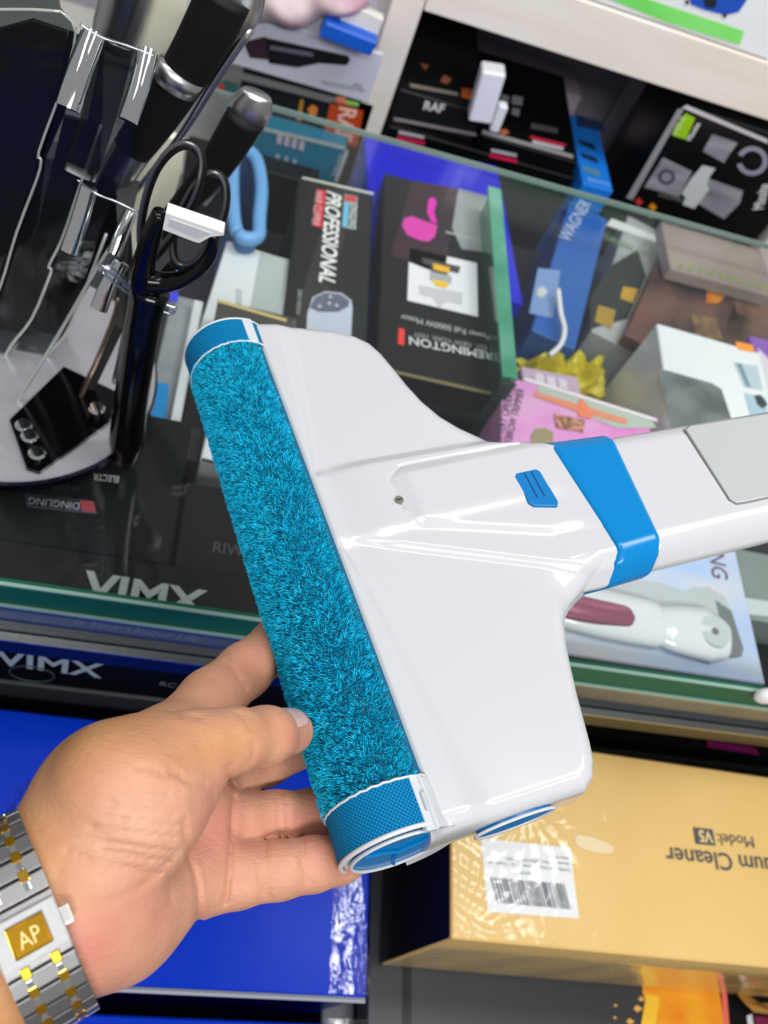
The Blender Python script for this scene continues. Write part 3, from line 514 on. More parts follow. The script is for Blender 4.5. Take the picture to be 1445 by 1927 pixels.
# cloth bundle and blue packet on the left cubby's white carton
wz = aty(350, -10, .998)[2]
cl = []
for j in range(15):
    for i in range(31):
        fx, fy = i / 30, j / 14; p = aty(430 + 265 * fx, 20 + 50 * fx * (1 - fx) - (55 - 10 * fx) * fy + 22 * (1 - abs(2 * fx - .75)) * (1 - fy), .985)
        cl.append(p + [0, -0.012 * math.sin(math.pi * fy) - 0.006 * math.sin(fx * 16 + 3 * fy), 0.0])
F = [[j * 31 + i, j * 31 + i + 1, (j + 1) * 31 + i + 1, (j + 1) * 31 + i] for j in range(14) for i in range(30)]
nb = len(cl); cl2 = [p + [0, .03, 0] for p in cl]; F += [[nb + q for q in f[::-1]] for f in F]
ed = list(range(31)) + [j * 31 + 30 for j in range(1, 15)] + [14 * 31 + i for i in range(29, -1, -1)] + [j * 31 for j in range(13, 0, -1)]
F += [[ed[k], nb + ed[k], nb + ed[(k + 1) % len(ed)], ed[(k + 1) % len(ed)]] for k in range(len(ed))]
o = mesh('cloth_bundle', cl + cl2, F, pbr('pink_white_cloth', (222, 212, 208), 0.8, var=(14, (190, 140, 160), 0.12)), smooth=True); tag(o, 'rumpled white and pink cloth over the top of the white carton', 'cloth')
o = mesh('blue_packet', *boxgeo(aty(656, 64, .975), (.03, 0, -.0025), (0, .012, 0), (.002, 0, .009), .002), C((10, 90, 200))); tag(o, 'small blue packet by the cloth next to the shelf post', 'packet')
o = mesh('paper_sheet', *boxgeo(aty(680, 35, .985), (.022, 0, -.003), (0, .006, 0), (.001, 0, .012), .001), C((225, 222, 215))); tag(o, 'white paper sheet folded above the blue packet', 'paper')

# ---- cartons in front of the counter
plat = mesh('stock_platform', *boxgeo((0.25, 0.0, 0.20), (0.75, 0, 0), (0, 0.255, 0), (0, 0, 0.20), .004), pbr('platform_dark', (24, 24, 28), 0.5)); tag(plat, 'low dark platform under the stacked cartons in front of the counter', 'platform')
blue_m = pbr('blue_gloss', (0, 50, 186), 0.3, spec=.1, bump=(5, 0.12, 0.02))
def frontbox(name, label, A, B, D, z, base, mat, **k):
    return carton(name, label, 'box', A, B, D, (0, 0, z), UPZ, z - base, mat, bev=.0015, **k)
xr = 0.2125
b1 = frontbox('blue_carton', 'big glossy blue carton under the hand, touching the counter', (-0.42, 0.062, .756), (xr, 0.058, .756), (-0.42, 0.252, .756), .756, .402, blue_m)
b2 = frontbox('blue_carton', 'second glossy blue carton below the wrist, nearest the camera', (-0.42, -0.20, .752), (xr, -0.205, .752), (-0.42, 0.045, .752), .752, .402, blue_m)
def edge_tape(parent, P, wd, mat, nm='clear_tape'):
    q = [np.array(p) for p in P]; return mesh(nm, *tube(q, wd, 6), mat, parent)
silver = pbr('tape_silver', (190, 195, 205), 0.12, 0.8, bump=(50, 1.0, 0.004))
edge_tape(b1, [(-0.3, 0.059, .7545), (xr - .001, 0.0565, .7545)], .0022, pbr('seam_grey', (150, 155, 165), 0.3))
film = clear('wrap_film', (255, 255, 255), 1.35, 0.04, bump=(14, 1.0, 0.03, (1, 3, 1)))
for b_, ya, yb, z in ((b1, .06, .252, .7572), (b2, -.2, .044, .7532)):
    V, F = [], []
    for i in range(25):
        yy = ya + (yb - ya) * i / 24
        for k, (dx, dz) in enumerate(((-.03, 0), (-.018, .0008), (-.008, .0014), (0.0012, .0004), (.0018, -.012), (.0015, -.05))):
            V.append((xr + dx + .0009 * math.sin(i * 1.9 + k * 2), yy, z + dz + .0010 * math.sin(i * 2.7 + k * 1.7) * (k not in (0, 5))))
    F = [[i * 6 + k, i * 6 + k + 1, i * 6 + k + 7, i * 6 + k + 6] for i in range(24) for k in range(5)]
    mesh('wrap_fold', V, F, clear('fold_film', (240, 244, 250), 1.5, 0.08, base=0.05, bump=(40, 1.0, 0.01, (1, .35, 1))), b_, smooth=True)
# kraft vacuum cleaner carton
kx0, kx1, ky0, ky1, kz, kb = 0.258, 0.70, 0.094, 0.2515, 0.820, 0.640
ang = math.radians(-1.6); ku = np.array([math.cos(ang), math.sin(ang), 0]); 
K = np.array([kx0, ky0, kz])
kv = np.array([-ku[1], ku[0], 0])
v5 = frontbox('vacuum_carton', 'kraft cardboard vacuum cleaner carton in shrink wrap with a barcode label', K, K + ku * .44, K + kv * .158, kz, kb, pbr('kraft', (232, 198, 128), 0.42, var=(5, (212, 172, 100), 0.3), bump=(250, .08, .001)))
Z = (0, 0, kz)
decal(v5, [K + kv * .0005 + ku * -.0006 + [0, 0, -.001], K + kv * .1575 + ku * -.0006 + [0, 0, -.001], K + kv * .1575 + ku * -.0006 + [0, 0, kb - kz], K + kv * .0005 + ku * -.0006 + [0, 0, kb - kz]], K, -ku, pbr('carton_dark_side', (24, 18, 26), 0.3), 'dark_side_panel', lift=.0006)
decal(v5, [(904, 1577), (1072, 1596), (1089, 1729), (917, 1716)], Z, UPZ, C((226, 228, 232)), 'barcode_label')
xs = 0; rr = random.Random(3)
while xs < 1:
    wv = rr.choice([.006, .008, .012, .018]); 
    def q_(f, g): return (921 + (1062 - 921) * f + 13 * g, 1651 + 13 * f + (48) * g - 0 * f)
    decal(v5, [q_(xs, 0), q_(min(xs + wv, 1), 0), q_(min(xs + wv, 1), 1), q_(xs, 1)], Z, UPZ, C((50, 56, 70)), 'barcode_bar', lift=.0009)
    xs += wv + rr.choice([.006, .009, .014, .02])
ink = C((90, 92, 96))
text(v5, 'MADE IN CHINA', (1069, 1613), (1028, 1609), Z, UPZ, ink, ys=1.1)
text(v5, 'Vacuum New 4in1, 120W/10040101 WH', (1070, 1624), (952, 1613), Z, UPZ, ink, ys=1.1)
text(v5, 'Cordless Car Vacuum Cleaner,...... 3x 1 Toothbrush', (1072, 1636), (918, 1620), Z, UPZ, ink, ys=1.1)
text(v5, '3150320C789', (1010, 1643), (978, 1640), Z, UPZ, ink, ys=1.1)
dg = C((74, 74, 78))
text(v5, 'Vacuum Cleaner', (1508, 1622), (1250, 1594), Z, UPZ, dg, ys=1.0, bold=.008)
text(v5, 'Model:', (1415, 1575), (1347, 1569), Z, UPZ, dg, ys=1.0)
decal(v5, [(1303, 1557), (1340, 1561), (1346, 1592), (1308, 1588)], Z, UPZ, dg, 'model_badge')
text(v5, 'V5', (1338, 1566), (1312, 1563), Z, UPZ, C((225, 200, 140)), ys=1.1, lift=.0012, bold=.03)
text_glue = decal(v5, [(1080, 1578), (1088, 1571), (1110, 1574), (1140, 1585), (1156, 1596), (1150, 1606), (1125, 1606), (1095, 1598), (1082, 1588)], Z, UPZ, pbr('glue', (236, 216, 176), 0.15, coat=1.0), 'glue_spot')
# shrink film as a second skin with radial wrinkles at the near corner
V, F = [], []; NU, NV = 150, 60
Lu, Lv = .44, .158
def wr(u, v):
    r1 = math.hypot(u, v); a1 = math.atan2(v, u); h = .0007 * math.sin(a1 * 34 + 2 * math.sin(r1 * 60)) * math.exp(-r1 / .035)
    h += .0006 * math.sin(v * 420 + 6 * math.sin(u * 40)) * math.exp(-((u - .0) / .05)) * .7
    r2 = math.hypot(u - .06, v - .1); h += .0009 * math.sin(math.atan2(v - .1, u - .06) * 17 + r2 * 90) * math.exp(-(r2 / .035) ** 2)
    h += .0006 * math.sin(u * 230 + 3 * math.sin(u * 60)) * math.exp(-((Lv - v) / .010)) + .0002 * math.sin(u * 700) * math.exp(-((Lv - v) / .006))
    h += .0006 * math.exp(-(((v - (.092 - .02 * u)) / .0011) ** 2))
    return h
for j in range(NV + 1):
    for i in range(NU + 1):
        u_, v_ = Lu * (i / NU) ** 1.3, Lv * j / NV; V.append(K + ku * u_ + kv * v_ + np.array([0, 0, .0028 + 1.7 * wr(u_, v_)]))
F = [[j * (NU + 1) + i, j * (NU + 1) + i + 1, (j + 1) * (NU + 1) + i + 1, (j + 1) * (NU + 1) + i] for j in range(NV) for i in range(NU)]
nb = len(V)
for i in range(NU + 1):
    u_ = Lu * (i / NU) ** 1.3
    for k in range(1, 5): V.append(K + ku * u_ + kv * (-.0015 - .0004 * math.sin(u_ * 90 + k)) + np.array([0, 0, .001 - .045 * k]))
for i in range(NU):
    F.append([i + 1, i, nb + i * 4, nb + (i + 1) * 4])
    for k in range(3): F.append([nb + (i + 1) * 4 + k, nb + i * 4 + k, nb + i * 4 + k + 1, nb + (i + 1) * 4 + k + 1])
mesh('shrink_wrap', V, F, clear('shrink_film', (255, 255, 252), 1.45, 0.09, base=0.0, bump=(30, 0.25, 0.005)), v5, smooth=True)
# cartons below it
jb = frontbox('juicer_carton', 'charcoal carton with an orange slice picture, partly under the kraft carton', (0.247, -0.12, .638), (0.585, -0.12, .638), (0.247, 0.25, .638), .638, .402, pbr('charcoal_print', (62, 64, 68), 0.4, var=(4, (46, 48, 52), .3)))
Z = (0, 0, .638)
decal(jb, [(757, 1770), (774, 1772), (774, 1960), (757, 1960)], Z, UPZ, C((8, 8, 10)), 'black_edge')
orm = pbr('orange_print', (240, 140, 10), 0.35, var=(26, (250, 185, 40), 0.2), bump=(40, .4, .003))
decal(jb, [(1215, 1800), (1355, 1810), (1352, 1860), (1362, 1927), (1360, 1990), (1190, 1980), (1205, 1935), (1222, 1905), (1208, 1868)], Z, UPZ, orm, 'orange_slice_print')
decal(jb, [(1215, 1870), (1240, 1876), (1235, 1915), (1210, 1990), (1185, 1985), (1205, 1930)], Z, UPZ, C((250, 200, 50)), 'orange_peel_print', lift=.001)
for q in ((1157, 1892, 3), (1198, 1898, 7), (1156, 1915, 3), (1184, 1922, 6), (1205, 1880, 5)): decal(jb, [(q[0] - q[2], q[1]), (q[0], q[1] - q[2]), (q[0] + q[2] * 1.6, q[1] + 1), (q[0], q[1] + q[2])], Z, UPZ, C((235, 180, 90)), 'juice_drop_print')
decal(jb, [(1355, 1840), (1364, 1840), (1376, 1990), (1364, 1990)], Z, UPZ, C((235, 110, 90)), 'coral_stripe', lift=.001)
bj = frontbox('black_carton', 'glossy black carton in the bottom right corner with a torn kraft flap', (0.588, -0.12, .637), (0.75, -0.12, .637), (0.588, 0.25, .637), .637, .402, black)
Z = (0, 0, .637)
fl = [atz(1386, 1868, .645), atz(1400, 1885, .648), atz(1420, 1905, .65), atz(1480, 1912, .65), atz(1480, 1888, .642), atz(1430, 1888, .64), atz(1405, 1872, .64)]
mesh('torn_flap', [*fl, *[p + [0, 0, -.0015] for p in fl]], [[0, 1, 2, 3, 4, 5, 6], [13, 12, 11, 10, 9, 8, 7]] + [[i, 7 + i, 7 + (i + 1) % 7, (i + 1) % 7] for i in range(7)], C((176, 130, 60)), bj)
decal(bj, [(1404, 1912), (1414, 1908), (1420, 1950), (1410, 1950)], Z, UPZ, C((220, 220, 225)), 'white_frame_print')
decal(bj, [(1418, 1912), (1445, 1914), (1450, 1950), (1424, 1950)], Z, UPZ, C((120, 20, 60)), 'berry_print')
mb = frontbox('food_picture_carton', 'narrow strip of carton with bread and meat pictures beside the blue cartons', (0.2155, -0.12, .60), (0.2455, -0.12, .60), (0.2155, 0.09, .60), .60, .402, pbr('grey_plate', (96, 98, 102), 0.4))
Z = (0, 0, .60)
decal(mb, [(712, 1832), (730, 1835), (757, 1848), (755, 1862), (712, 1860)], Z, UPZ, C((205, 150, 70)), 'bread_print')
decal(mb, [(712, 1890), (735, 1872), (757, 1868), (757, 1960), (712, 1960)], Z, UPZ, pbr('meat', (110, 30, 36), 0.3, var=(60, (160, 90, 84), .12)), 'meat_print')
dkb = frontbox('dark_filler_carton', 'dark carton in the gap behind the blue cartons and below the kraft one', (0.2155, 0.098, .638), (0.2455, 0.098, .638), (0.2155, 0.25, .638), .638, .402, black)
# ------------------------------------------------------------------ floor washer head (held in the air)
ac = unit([1046., -2498., 1692.]); bc = np.array([5617., 1206., -1692.]); bc = unit(bc - ac * (ac @ bc)); nc = np.cross(ac, bc)
VA, VB, VN = RW @ ac, RW @ bc, RW @ nc
VO = att(815, 1560, .33)
def L(a, b, n=0.0): return VO + (VA * a + VB * b + VN * n) * 0.001
whiteg = pbr('gloss_white', (195, 196, 197), 0.16, coat=0.25)
whitem = pbr('grip_white', (214, 216, 219), 0.3)
bluep = pbr('gloss_blue', (0, 122, 186), 0.18, spec=.35)
vc = empty('cordless_floor_washer', L(-130, 40, -30), 'white cordless floor washer head with a teal brush roller, held above the counter', 'vacuum cleaner')
outl = [(-279.3, 4), (-277.8, 14), (-275.6, 27.5), (-268.5, 47), (-262, 57), (-254.9, 63), (-246, 66.5), (-234, 69.2), (-220, 72), (-207, 75.6), (-195, 81), (-185.5, 87.7), (-178.5, 94.5), (-173, 101.5), (-168, 112), (-163.7, 122), (-159, 128.5), (-154, 129.5), (-130, 130.5), (-103.5, 130.5), (-95, 130), (-91, 125.3), (-85, 112), (-78.5, 101), (-73, 95), (-67.3, 90.7), (-58, 86.8), (-47.9, 84.1), (-36, 81.2), (-25.6, 79.1), (-15, 76.9), (-8, 75), (-2, 71.6), (1.8, 66), (3.1, 58), (3.1, 30), (1, 0)]
ua = np.array([p[0] for p in outl[:-4]]); ub = np.array([p[1] for p in outl[:-4]])
ua = np.append(ua, 1.9); ub = np.append(ub, 66)
def back(u): return np.interp(u, ua, ub)
def ss(x): x = np.clip(x, 0, 1); return x * x * (3 - 2 * x)
def segd(U, Vv, p, q):
    p = np.array(p, float); q = np.array(q, float); d = q - p; t = np.clip(((U - p[0]) * d[0] + (Vv - p[1]) * d[1]) / (d @ d), 0, 1)
    return np.hypot(U - p[0] - t * d[0], Vv - p[1] - t * d[1])
NU, NV = 330, 150
us = np.unique(np.concatenate([np.linspace(-279, -250, 45), np.linspace(-250, -190, 60), np.linspace(-190, -155, 55), np.linspace(-155, -70, 85), np.linspace(-70, -12, 55), np.linspace(-12, 2, 40)]))
sv_ = np.concatenate([np.linspace(0, .3, 60), np.linspace(.3, .85, 50)[1:], np.linspace(.85, 1, 40)[1:]])
U, S = np.meshgrid(us, sv_, indexing='ij')
Bk = back(U); Vv = S * Bk
# distance to the rear/side outline
dd = np.full(U.shape, 1e9)
clo = [(-279.3, 0)] + [tuple(p) for p in zip(ua, ub)] + [(2.0, 0)]
for p, q in zip(clo[:-1], clo[1:]):
    if p[0] > -160 and q[0] < -92: continue     # the mouth of the neck stays open
    dd = np.minimum(dd, segd(U, Vv, p, q))
H = np.zeros(U.shape)
# front lip and shoulder strip that taper out towards the middle
near = np.clip((U + 127.5) / 127.5, 0, 1); far = np.clip((-172.6 - U) / 106.0, 0, 1)
arm = np.maximum(near, far); onarm = ((U > -127.5) | (U < -172.6)).astype(float)
armw = ss(np.clip((U + 134) / 8, 0, 1)) + ss(np.clip((-167 - U) / 8, 0, 1))
w1 = 4 + 10.5 * arm ** .8; w2 = w1 + 3 + 9 * arm ** .7
H += -2.6 * armw * ss((Vv - w1) / np.maximum(w2 - w1, .5)) 
H += -1.2 * (1 - armw) * ss((Vv - 6) / 6)
H += -4.0 * (1 - ss(Vv / 5.0))
# raised centre panel between the two ridges
def ridge(U, Vv, u0, v0, u1, v1, sgn, wdt):
    uu = u0 + (u1 - u0) * np.clip((Vv - v0) / (v1 - v0), 0, 1.3); return ss((sgn * (U - uu)) / wdt + .5)
Ra = ridge(U, Vv, -173, 12, -168.5, 101, 1, 7 ); Rb = ridge(U, Vv, -133, 6, -90, 107, -1, 4.5)
fade = ss((Vv - 8) / 25)
H += 2.6 * Ra * Rb * fade
# shield shaped panel with a groove
inS = ss((U + 164) / 7) * ss((-(U + 127 - np.clip(Vv - 42, 0, 60) * .33)) / 7) * ss((Vv - 40) / 8)
gr = np.minimum(np.minimum(np.abs(U + 164), np.abs(U + 127 - np.clip(Vv - 42, 0, 60) * .33) + 0), 99)
H += 1.9 * inS
edge = segd(U, Vv, (-163.5, 110), (-164, 46)); edge = np.minimum(edge, segd(U, Vv, (-164, 46), (-158, 38.5))); edge = np.minimum(edge, segd(U, Vv, (-158, 38.5), (-140, 38.8)))
H += -1.0 * np.exp(-(edge / .6) ** 2)
# swell of the arms beside the centre, then edge rounding
H += -1.5 * ss((np.abs(U + 138) - 60) / 90) * ss(Vv / 40)
r_ = 7.0; e = np.clip(r_ - dd, 0, r_); H -= r_ - np.sqrt(np.maximum(r_ * r_ - e * e, 0))
# neck flanks fall away
H -= 4 * ss((U + 96) / 18) * ss((Vv - 86) / 14) + 5 * ss((-163 - U) / 12) * ss((Vv - 92) / 16)
H = H * (1 - ss((Vv - 112) / 15)) + np.minimum(H, .2) * ss((Vv - 112) / 15)
nu, nv = U.shape
P = VO + (U[..., None] * VA + Vv[..., None] * VB + H[..., None] * VN) * .001
V = P.reshape(-1, 3).tolist(); F = []
for i in range(nu - 1):
    for j in range(nv - 1): F.append([i * nv + j, (i + 1) * nv + j, (i + 1) * nv + j + 1, i * nv + j + 1])
loop = [(i, 0) for i in range(nu)] + [(nu - 1, j) for j in range(1, nv)] + [(i, nv - 1) for i in range(nu - 2, -1, -1)] + [(0, j) for j in range(nv - 2, 0, -1)]
prev = [i * nv + j for i, j in loop]
cu_, cv_ = -138.0, 45.0
for lev, ins in ((-12, 0.0), (-24, .004), (-33, .02), (-35.5, .06)):
    cur = []
    for (i, j) in loop:
        u, v = U[i, j], Vv[i, j]; hh = min(H[i, j] - .5, lev) if lev > -30 else lev
        if v < 6 and lev < -3: pass
        cur.append(len(V)); V.append(L(u + (cu_ - u) * ins, v + (cv_ - v) * ins, hh).tolist())
    for k in range(len(loop)): F.append([prev[k], cur[k], cur[(k + 1) % len(loop)], prev[(k + 1) % len(loop)]])
    prev = cur
F.append(prev[::-1])
bd = mesh('body_shell', V, F, whiteg, vc, smooth=True)
fixn(bd)
md = bd.modifiers.new('es', 'EDGE_SPLIT'); md.split_angle = math.radians(48)
# neck and handle: chamfered loft along b
def ringh(b, a0, a1, top, thick, ch=6):
    return [(a0 + ch, top), (a1 - ch * .9, top), (a1, top - ch * .75), (a1 + 5, top - thick * .45), (a1 - 4, top - thick), (a0 + 6, top - thick), (a0 - 3, top - thick * .5), (a0, top - ch * .6)]
def loft(name, st, mat, parent, bevel=True, off=0.0):
    bm = bmesh.new(); rows = []
    for (sl, a0, a1, top, th, ch) in st:
        rg = ringh(0, a0 - off, a1 + off, top + off, th + 2 * off, ch); row = []
        for (a, n_) in rg:
            f = (a - a0) / (a1 - a0); b = sl[0] + (sl[1] - sl[0]) * f - (sl[2] if len(sl) > 2 else 0) * max(0, (top - 8 - n_)) / 25.0
            row.append(bm.verts.new(L(a, b, n_)))
        rows.append(row)
    n = len(rows[0])
    for i in range(len(rows) - 1):
        for k in range(n): bm.faces.new([rows[i][k], rows[i][(k + 1) % n], rows[i + 1][(k + 1) % n], rows[i + 1][k]])
    bm.faces.new(rows[0][::-1]); bm.faces.new(rows[-1]); bmesh.ops.recalc_face_normals(bm, faces=bm.faces)
    bm.verts.ensure_lookup_table(); bm.verts.index_update()
    V = [tuple(v.co) for v in bm.verts]; F = [[v.index for v in f.verts] for f in bm.faces]; bm.free()
    o = mesh(name, V, F, mat, parent, smooth=True)
    m = o.modifiers.new('bev', 'BEVEL'); m.width = .0035; m.segments = 4; m.limit_method = 'ANGLE'; m.angle_limit = math.radians(18)
    o.modifiers.new('wn', 'WEIGHTED_NORMAL')
    return o
loft('neck_collar', [((100, 104, 0), -160, -88, 0.2, 30, 7), ((128.5, 130.5, 25), -162, -88, -.1, 32, 7)], whiteg, vc)
loft('blue_band', [((124, 128.5, 26), -163, -88, 0.5, 33, 7), ((160.5, 152, 12), -160, -89, 0.3, 33, 7)], bluep, vc, off=1.0)
hd = loft('handle_shell', [((156, 150, 12), -160, -90, -.2, 32, 7), ((255, 212, 4), -155, -88, 1.5, 30, 7), ((420, 360, 0), -146, -88, 5, 28, 7)], whiteg, vc)
# grey grip pad set on the handle
bm = bmesh.new(); pad = [(-152, 201.5), (-101, 198), (-102.5, 203), (-101, 330), (-147, 345)]
pad = [(-152.5, 203), (-151, 199.5), (-104.5, 197.5), (-101.5, 199.5), (-101, 205), (-96, 345), (-143, 345)]
def top_n(b): return -.2 + (b - 155) / 80 * 1.7 if b < 235 else 1.5 + (b - 235) / 150 * 3.5
vt = [bm.verts.new(L(a, b, top_n(b) + 1.0)) for a, b in pad]; f = bm.faces.new(vt)
r = bmesh.ops.extrude_face_region(bm, geom=[f]); 
for v in [g for g in r['geom'] if isinstance(g, bmesh.types.BMVert)]: v.co -= Vector(VN) * .003
bmesh.ops.recalc_face_normals(bm, faces=bm.faces); bm.verts.ensure_lookup_table(); bm.verts.index_update()
V = [tuple(v.co) for v in bm.verts]; F = [[v.index for v in f.verts] for f in bm.faces]; bm.free()
o = mesh('grip_pad', V, F, pbr('grip_grey', (176, 178, 177), 0.35, bump=(1800, .15, .0003)), vc); m = o.modifiers.new('b', 'BEVEL'); m.width = .0009; m.segments = 3
rimp = [L(a, b, top_n(b) + .3) for a, b in pad]
mesh('pad_rim', *tube(rimp + [rimp[0]], .0007, 6), pbr('rim_grey', (120, 122, 118), 0.3), vc)
# blue release button with grooves
bt = [(-143, 96.5), (-145, 98.5), (-145, 109.5), (-143, 111), (-124, 111.5), (-121.5, 110), (-124.5, 99), (-127, 97.2)]
V = [L(a, b, 3.4) for a, b in bt] + [L(a, b, -1.0) for a, b in bt]; n_ = len(bt); F = [list(range(n_)), list(range(2 * n_ - 1, n_ - 1, -1))] + [[i, n_ + i, n_ + (i + 1) % n_, (i + 1) % n_] for i in range(n_)]
o = fixn(mesh('release_button', V, F, pbr('button_blue', (0, 112, 178), 0.3), vc)); m = o.modifiers.new('b', 'BEVEL'); m.width = .0007; m.segments = 2
for bb_ in (102.5, 106.2): mesh('button_groove', *tube([L(-143.5, bb_, 3.45), L(-128.5, bb_, 3.45)], .00035, 5), pbr('groove_blue', (0, 66, 118), 0.4), o)
sc_ = L(-144.6, 38.5, 1.5)
mesh('screw', *tube([sc_ - VN * .003, sc_ + VN * .0006], [.0021, .0021], 16), pbr('screw_grey', (150, 148, 136), 0.3, .6), vc)
mesh('screw_slot', *boxgeo(sc_ + VN * .0007, VA * .0003, VB * .0014, VN * .0002), pbr('slot_dark', (60, 58, 52), 0.5), vc)
# roller
RB, RN, RR = -11.0, -17.5, 21.6
teal = pbr('pile_teal', (0, 126, 160), 0.8, sss=0)
def cylr(a0, a1, r, n=48, rings=2, rin=0):
    V, F = [], []
    for i in range(rings):
        a = a0 + (a1 - a0) * i / (rings - 1)
        for k in range(n): t = 2 * math.pi * k / n; V.append(L(a, RB + r * math.cos(t), RN + r * math.sin(t)))
    for i in range(rings - 1):
        for k in range(n): F.append([i * n + k, i * n + (k + 1) % n, (i + 1) * n + (k + 1) % n, (i + 1) * n + k])
    F.append(list(range(n))[::-1]); F.append([(rings - 1) * n + k for k in range(n)]); return V, F
rl = mesh('roller_core', *cylr(-259, -19.5, RR + .2, 64, 3), pbr('core_teal', (0, 92, 124), 0.9), vc, smooth=True)
rl.modifiers.new('e', 'EDGE_SPLIT')
# pile: short curved two-blade fibres in one mesh
NF = 120000
aa = -259 + 239 * rng.random(NF); th = math.radians(60) + rng.random(NF) * math.radians(250)
# clumps lean together
ga, gt = aa / 2.0, th * RR / 2.0
cl_ = lambda k: np.sin(np.floor(ga * 1.0 + .5 * np.sin(gt * 2.1)) * 127.1 + np.floor(gt + .5 * np.sin(ga * 1.7)) * 311.7 + k) * 43758.5453
h1 = cl_(0.3) % 1; h2 = cl_(7.7) % 1; h3 = cl_(3.1) % 1
la = (h1 - .5) * 1.9 + rng.normal(0, .6, NF); lt = (h2 - .5) * 1.9 + rng.normal(0, .6, NF); ln = 1.5 + 1.3 * h3 + rng.random(NF) * .6
wd = .13 + .10 * rng.random(NF)
er = np.stack([np.zeros(NF), np.cos(th), np.sin(th)], 1); et = np.stack([np.zeros(NF), -np.sin(th), np.cos(th)], 1); ea = np.tile([1., 0, 0], (NF, 1))
base = np.stack([aa, RB + RR * np.cos(th), RN + RR * np.sin(th)], 1)
phi = rng.random(NF) * 6.283; sd = ea * np.cos(phi)[:, None] + et * np.sin(phi)[:, None]
mid = base + er * (ln * .6)[:, None] + (ea * la[:, None] + et * lt[:, None]) * .35
tip = base + er * ln[:, None] + ea * la[:, None] + et * lt[:, None]
lenv = 23.9; Vl = np.stack([base - sd * wd[:, None], base + sd * wd[:, None], mid + sd * wd[:, None] * .9, mid - sd * wd[:, None] * .9, tip], 1).reshape(-1, 3)
W = VO + (Vl[:, :1] * VA + Vl[:, 1:2] * VB + Vl[:, 2:3] * VN) * .001
pv = np.array(PIV[vc.name]); W = W - pv
me = bpy.data.meshes.new('pile'); nf = NF
me.vertices.add(len(W)); me.vertices.foreach_set('co', W.astype(np.float32).ravel())
idx = np.arange(nf)[:, None] * 5; quad = (idx + [0, 1, 2, 3]); tri = (idx + [3, 2, 4])
li = np.concatenate([quad, tri], 1).ravel(); me.loops.add(len(li)); me.loops.foreach_set('vertex_index', li.astype(np.int32))
me.polygons.add(nf * 2); ls = (np.arange(nf)[:, None] * 7 + [0, 4]).ravel(); me.polygons.foreach_set('loop_start', ls.astype(np.int32))
me.polygons.foreach_set('loop_total', np.tile([4, 3], nf).astype(np.int32)); me.update(calc_edges=True); me.validate()
col = me.color_attributes.new('fib', 'FLOAT_COLOR', 'POINT')
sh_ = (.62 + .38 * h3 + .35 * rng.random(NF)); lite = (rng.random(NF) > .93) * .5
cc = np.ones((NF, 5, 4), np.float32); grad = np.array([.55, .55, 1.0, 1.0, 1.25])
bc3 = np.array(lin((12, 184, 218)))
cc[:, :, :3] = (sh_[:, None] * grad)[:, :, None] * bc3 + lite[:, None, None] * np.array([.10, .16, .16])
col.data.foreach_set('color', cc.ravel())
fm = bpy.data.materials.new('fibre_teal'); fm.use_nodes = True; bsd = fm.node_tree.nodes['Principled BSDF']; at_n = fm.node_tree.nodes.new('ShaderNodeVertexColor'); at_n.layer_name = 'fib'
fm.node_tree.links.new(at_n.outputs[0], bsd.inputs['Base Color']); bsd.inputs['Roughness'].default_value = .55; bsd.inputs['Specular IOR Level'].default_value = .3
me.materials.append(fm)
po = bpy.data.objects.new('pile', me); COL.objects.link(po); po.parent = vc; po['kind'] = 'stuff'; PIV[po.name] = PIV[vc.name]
# woven end bands (checked weave by small raised threads), rims and cap
wv = pbr('woven_blue', (0, 122, 178), 0.8, spec=.15)
ntx = wv.node_tree; b_ = ntx.nodes['Principled BSDF']; tc = ntx.nodes.new('ShaderNodeTexCoord'); uvn = ntx.nodes.new('ShaderNodeTexChecker'); uvn.inputs['Scale'].default_value = 1.0
uvn.inputs['Color1'].default_value = lin((0, 128, 180)) + (1,); uvn.inputs['Color2'].default_value = lin((0, 84, 130)) + (1,)
ntx.links.new(tc.outputs['UV'], uvn.inputs[0]); ntx.links.new(uvn.outputs[0], b_.inputs['Base Color'])
bpn = ntx.nodes.new('ShaderNodeBump'); bpn.inputs['Strength'].default_value = .5; bpn.inputs['Distance'].default_value = .0004; ntx.links.new(uvn.outputs[1], bpn.inputs['Height']); ntx.links.new(bpn.outputs[0], b_.inputs['Normal'])
def band(a0, a1, r, mat, name, scale=(1, 1)):
    n = 72; V, F, uv = [], [], []
    for i, a in enumerate((a0, a1)):
        for k in range(n + 1): t = 2 * math.pi * k / n; V.append(L(a, RB + r * math.cos(t), RN + r * math.sin(t))); uv.append((a * scale[0], t * r * scale[1]))
    F = [[k, k + 1, n + 2 + k, n + 1 + k] for k in range(n)]
    o = mesh(name, V, F, mat, vc, smooth=True); l = o.data.uv_layers.new(name='UVMap')
    for lp in o.data.loops: l.data[lp.index].uv = uv[lp.vertex_index]
    return o
band(-19.5, -2.0, RR + 1.6, wv, 'woven_band', (1.15, 1.15)); band(-275.5, -258.5, RR + 1.6, wv, 'woven_band', (1.15, 1.15))
rimm = pbr('rim_white', (206, 209, 211), 0.35)
def ringt(a, r, rad, mat, name, wob=0):
    P = [L(a + wob * math.sin(k * 2.9), RB + r * math.cos(2 * math.pi * k / 64), RN + r * math.sin(2 * math.pi * k / 64)) for k in range(65)]
    return mesh(name, *tube(P, rad * .001, 6), mat, vc, smooth=True)
ringt(-19.8, RR + 1.7, .55, rimm, 'white_rim', .25); ringt(-258.2, RR + 1.9, .55, rimm, 'white_rim', .25); ringt(-276, RR + 1.2, .8, rimm, 'white_rim')
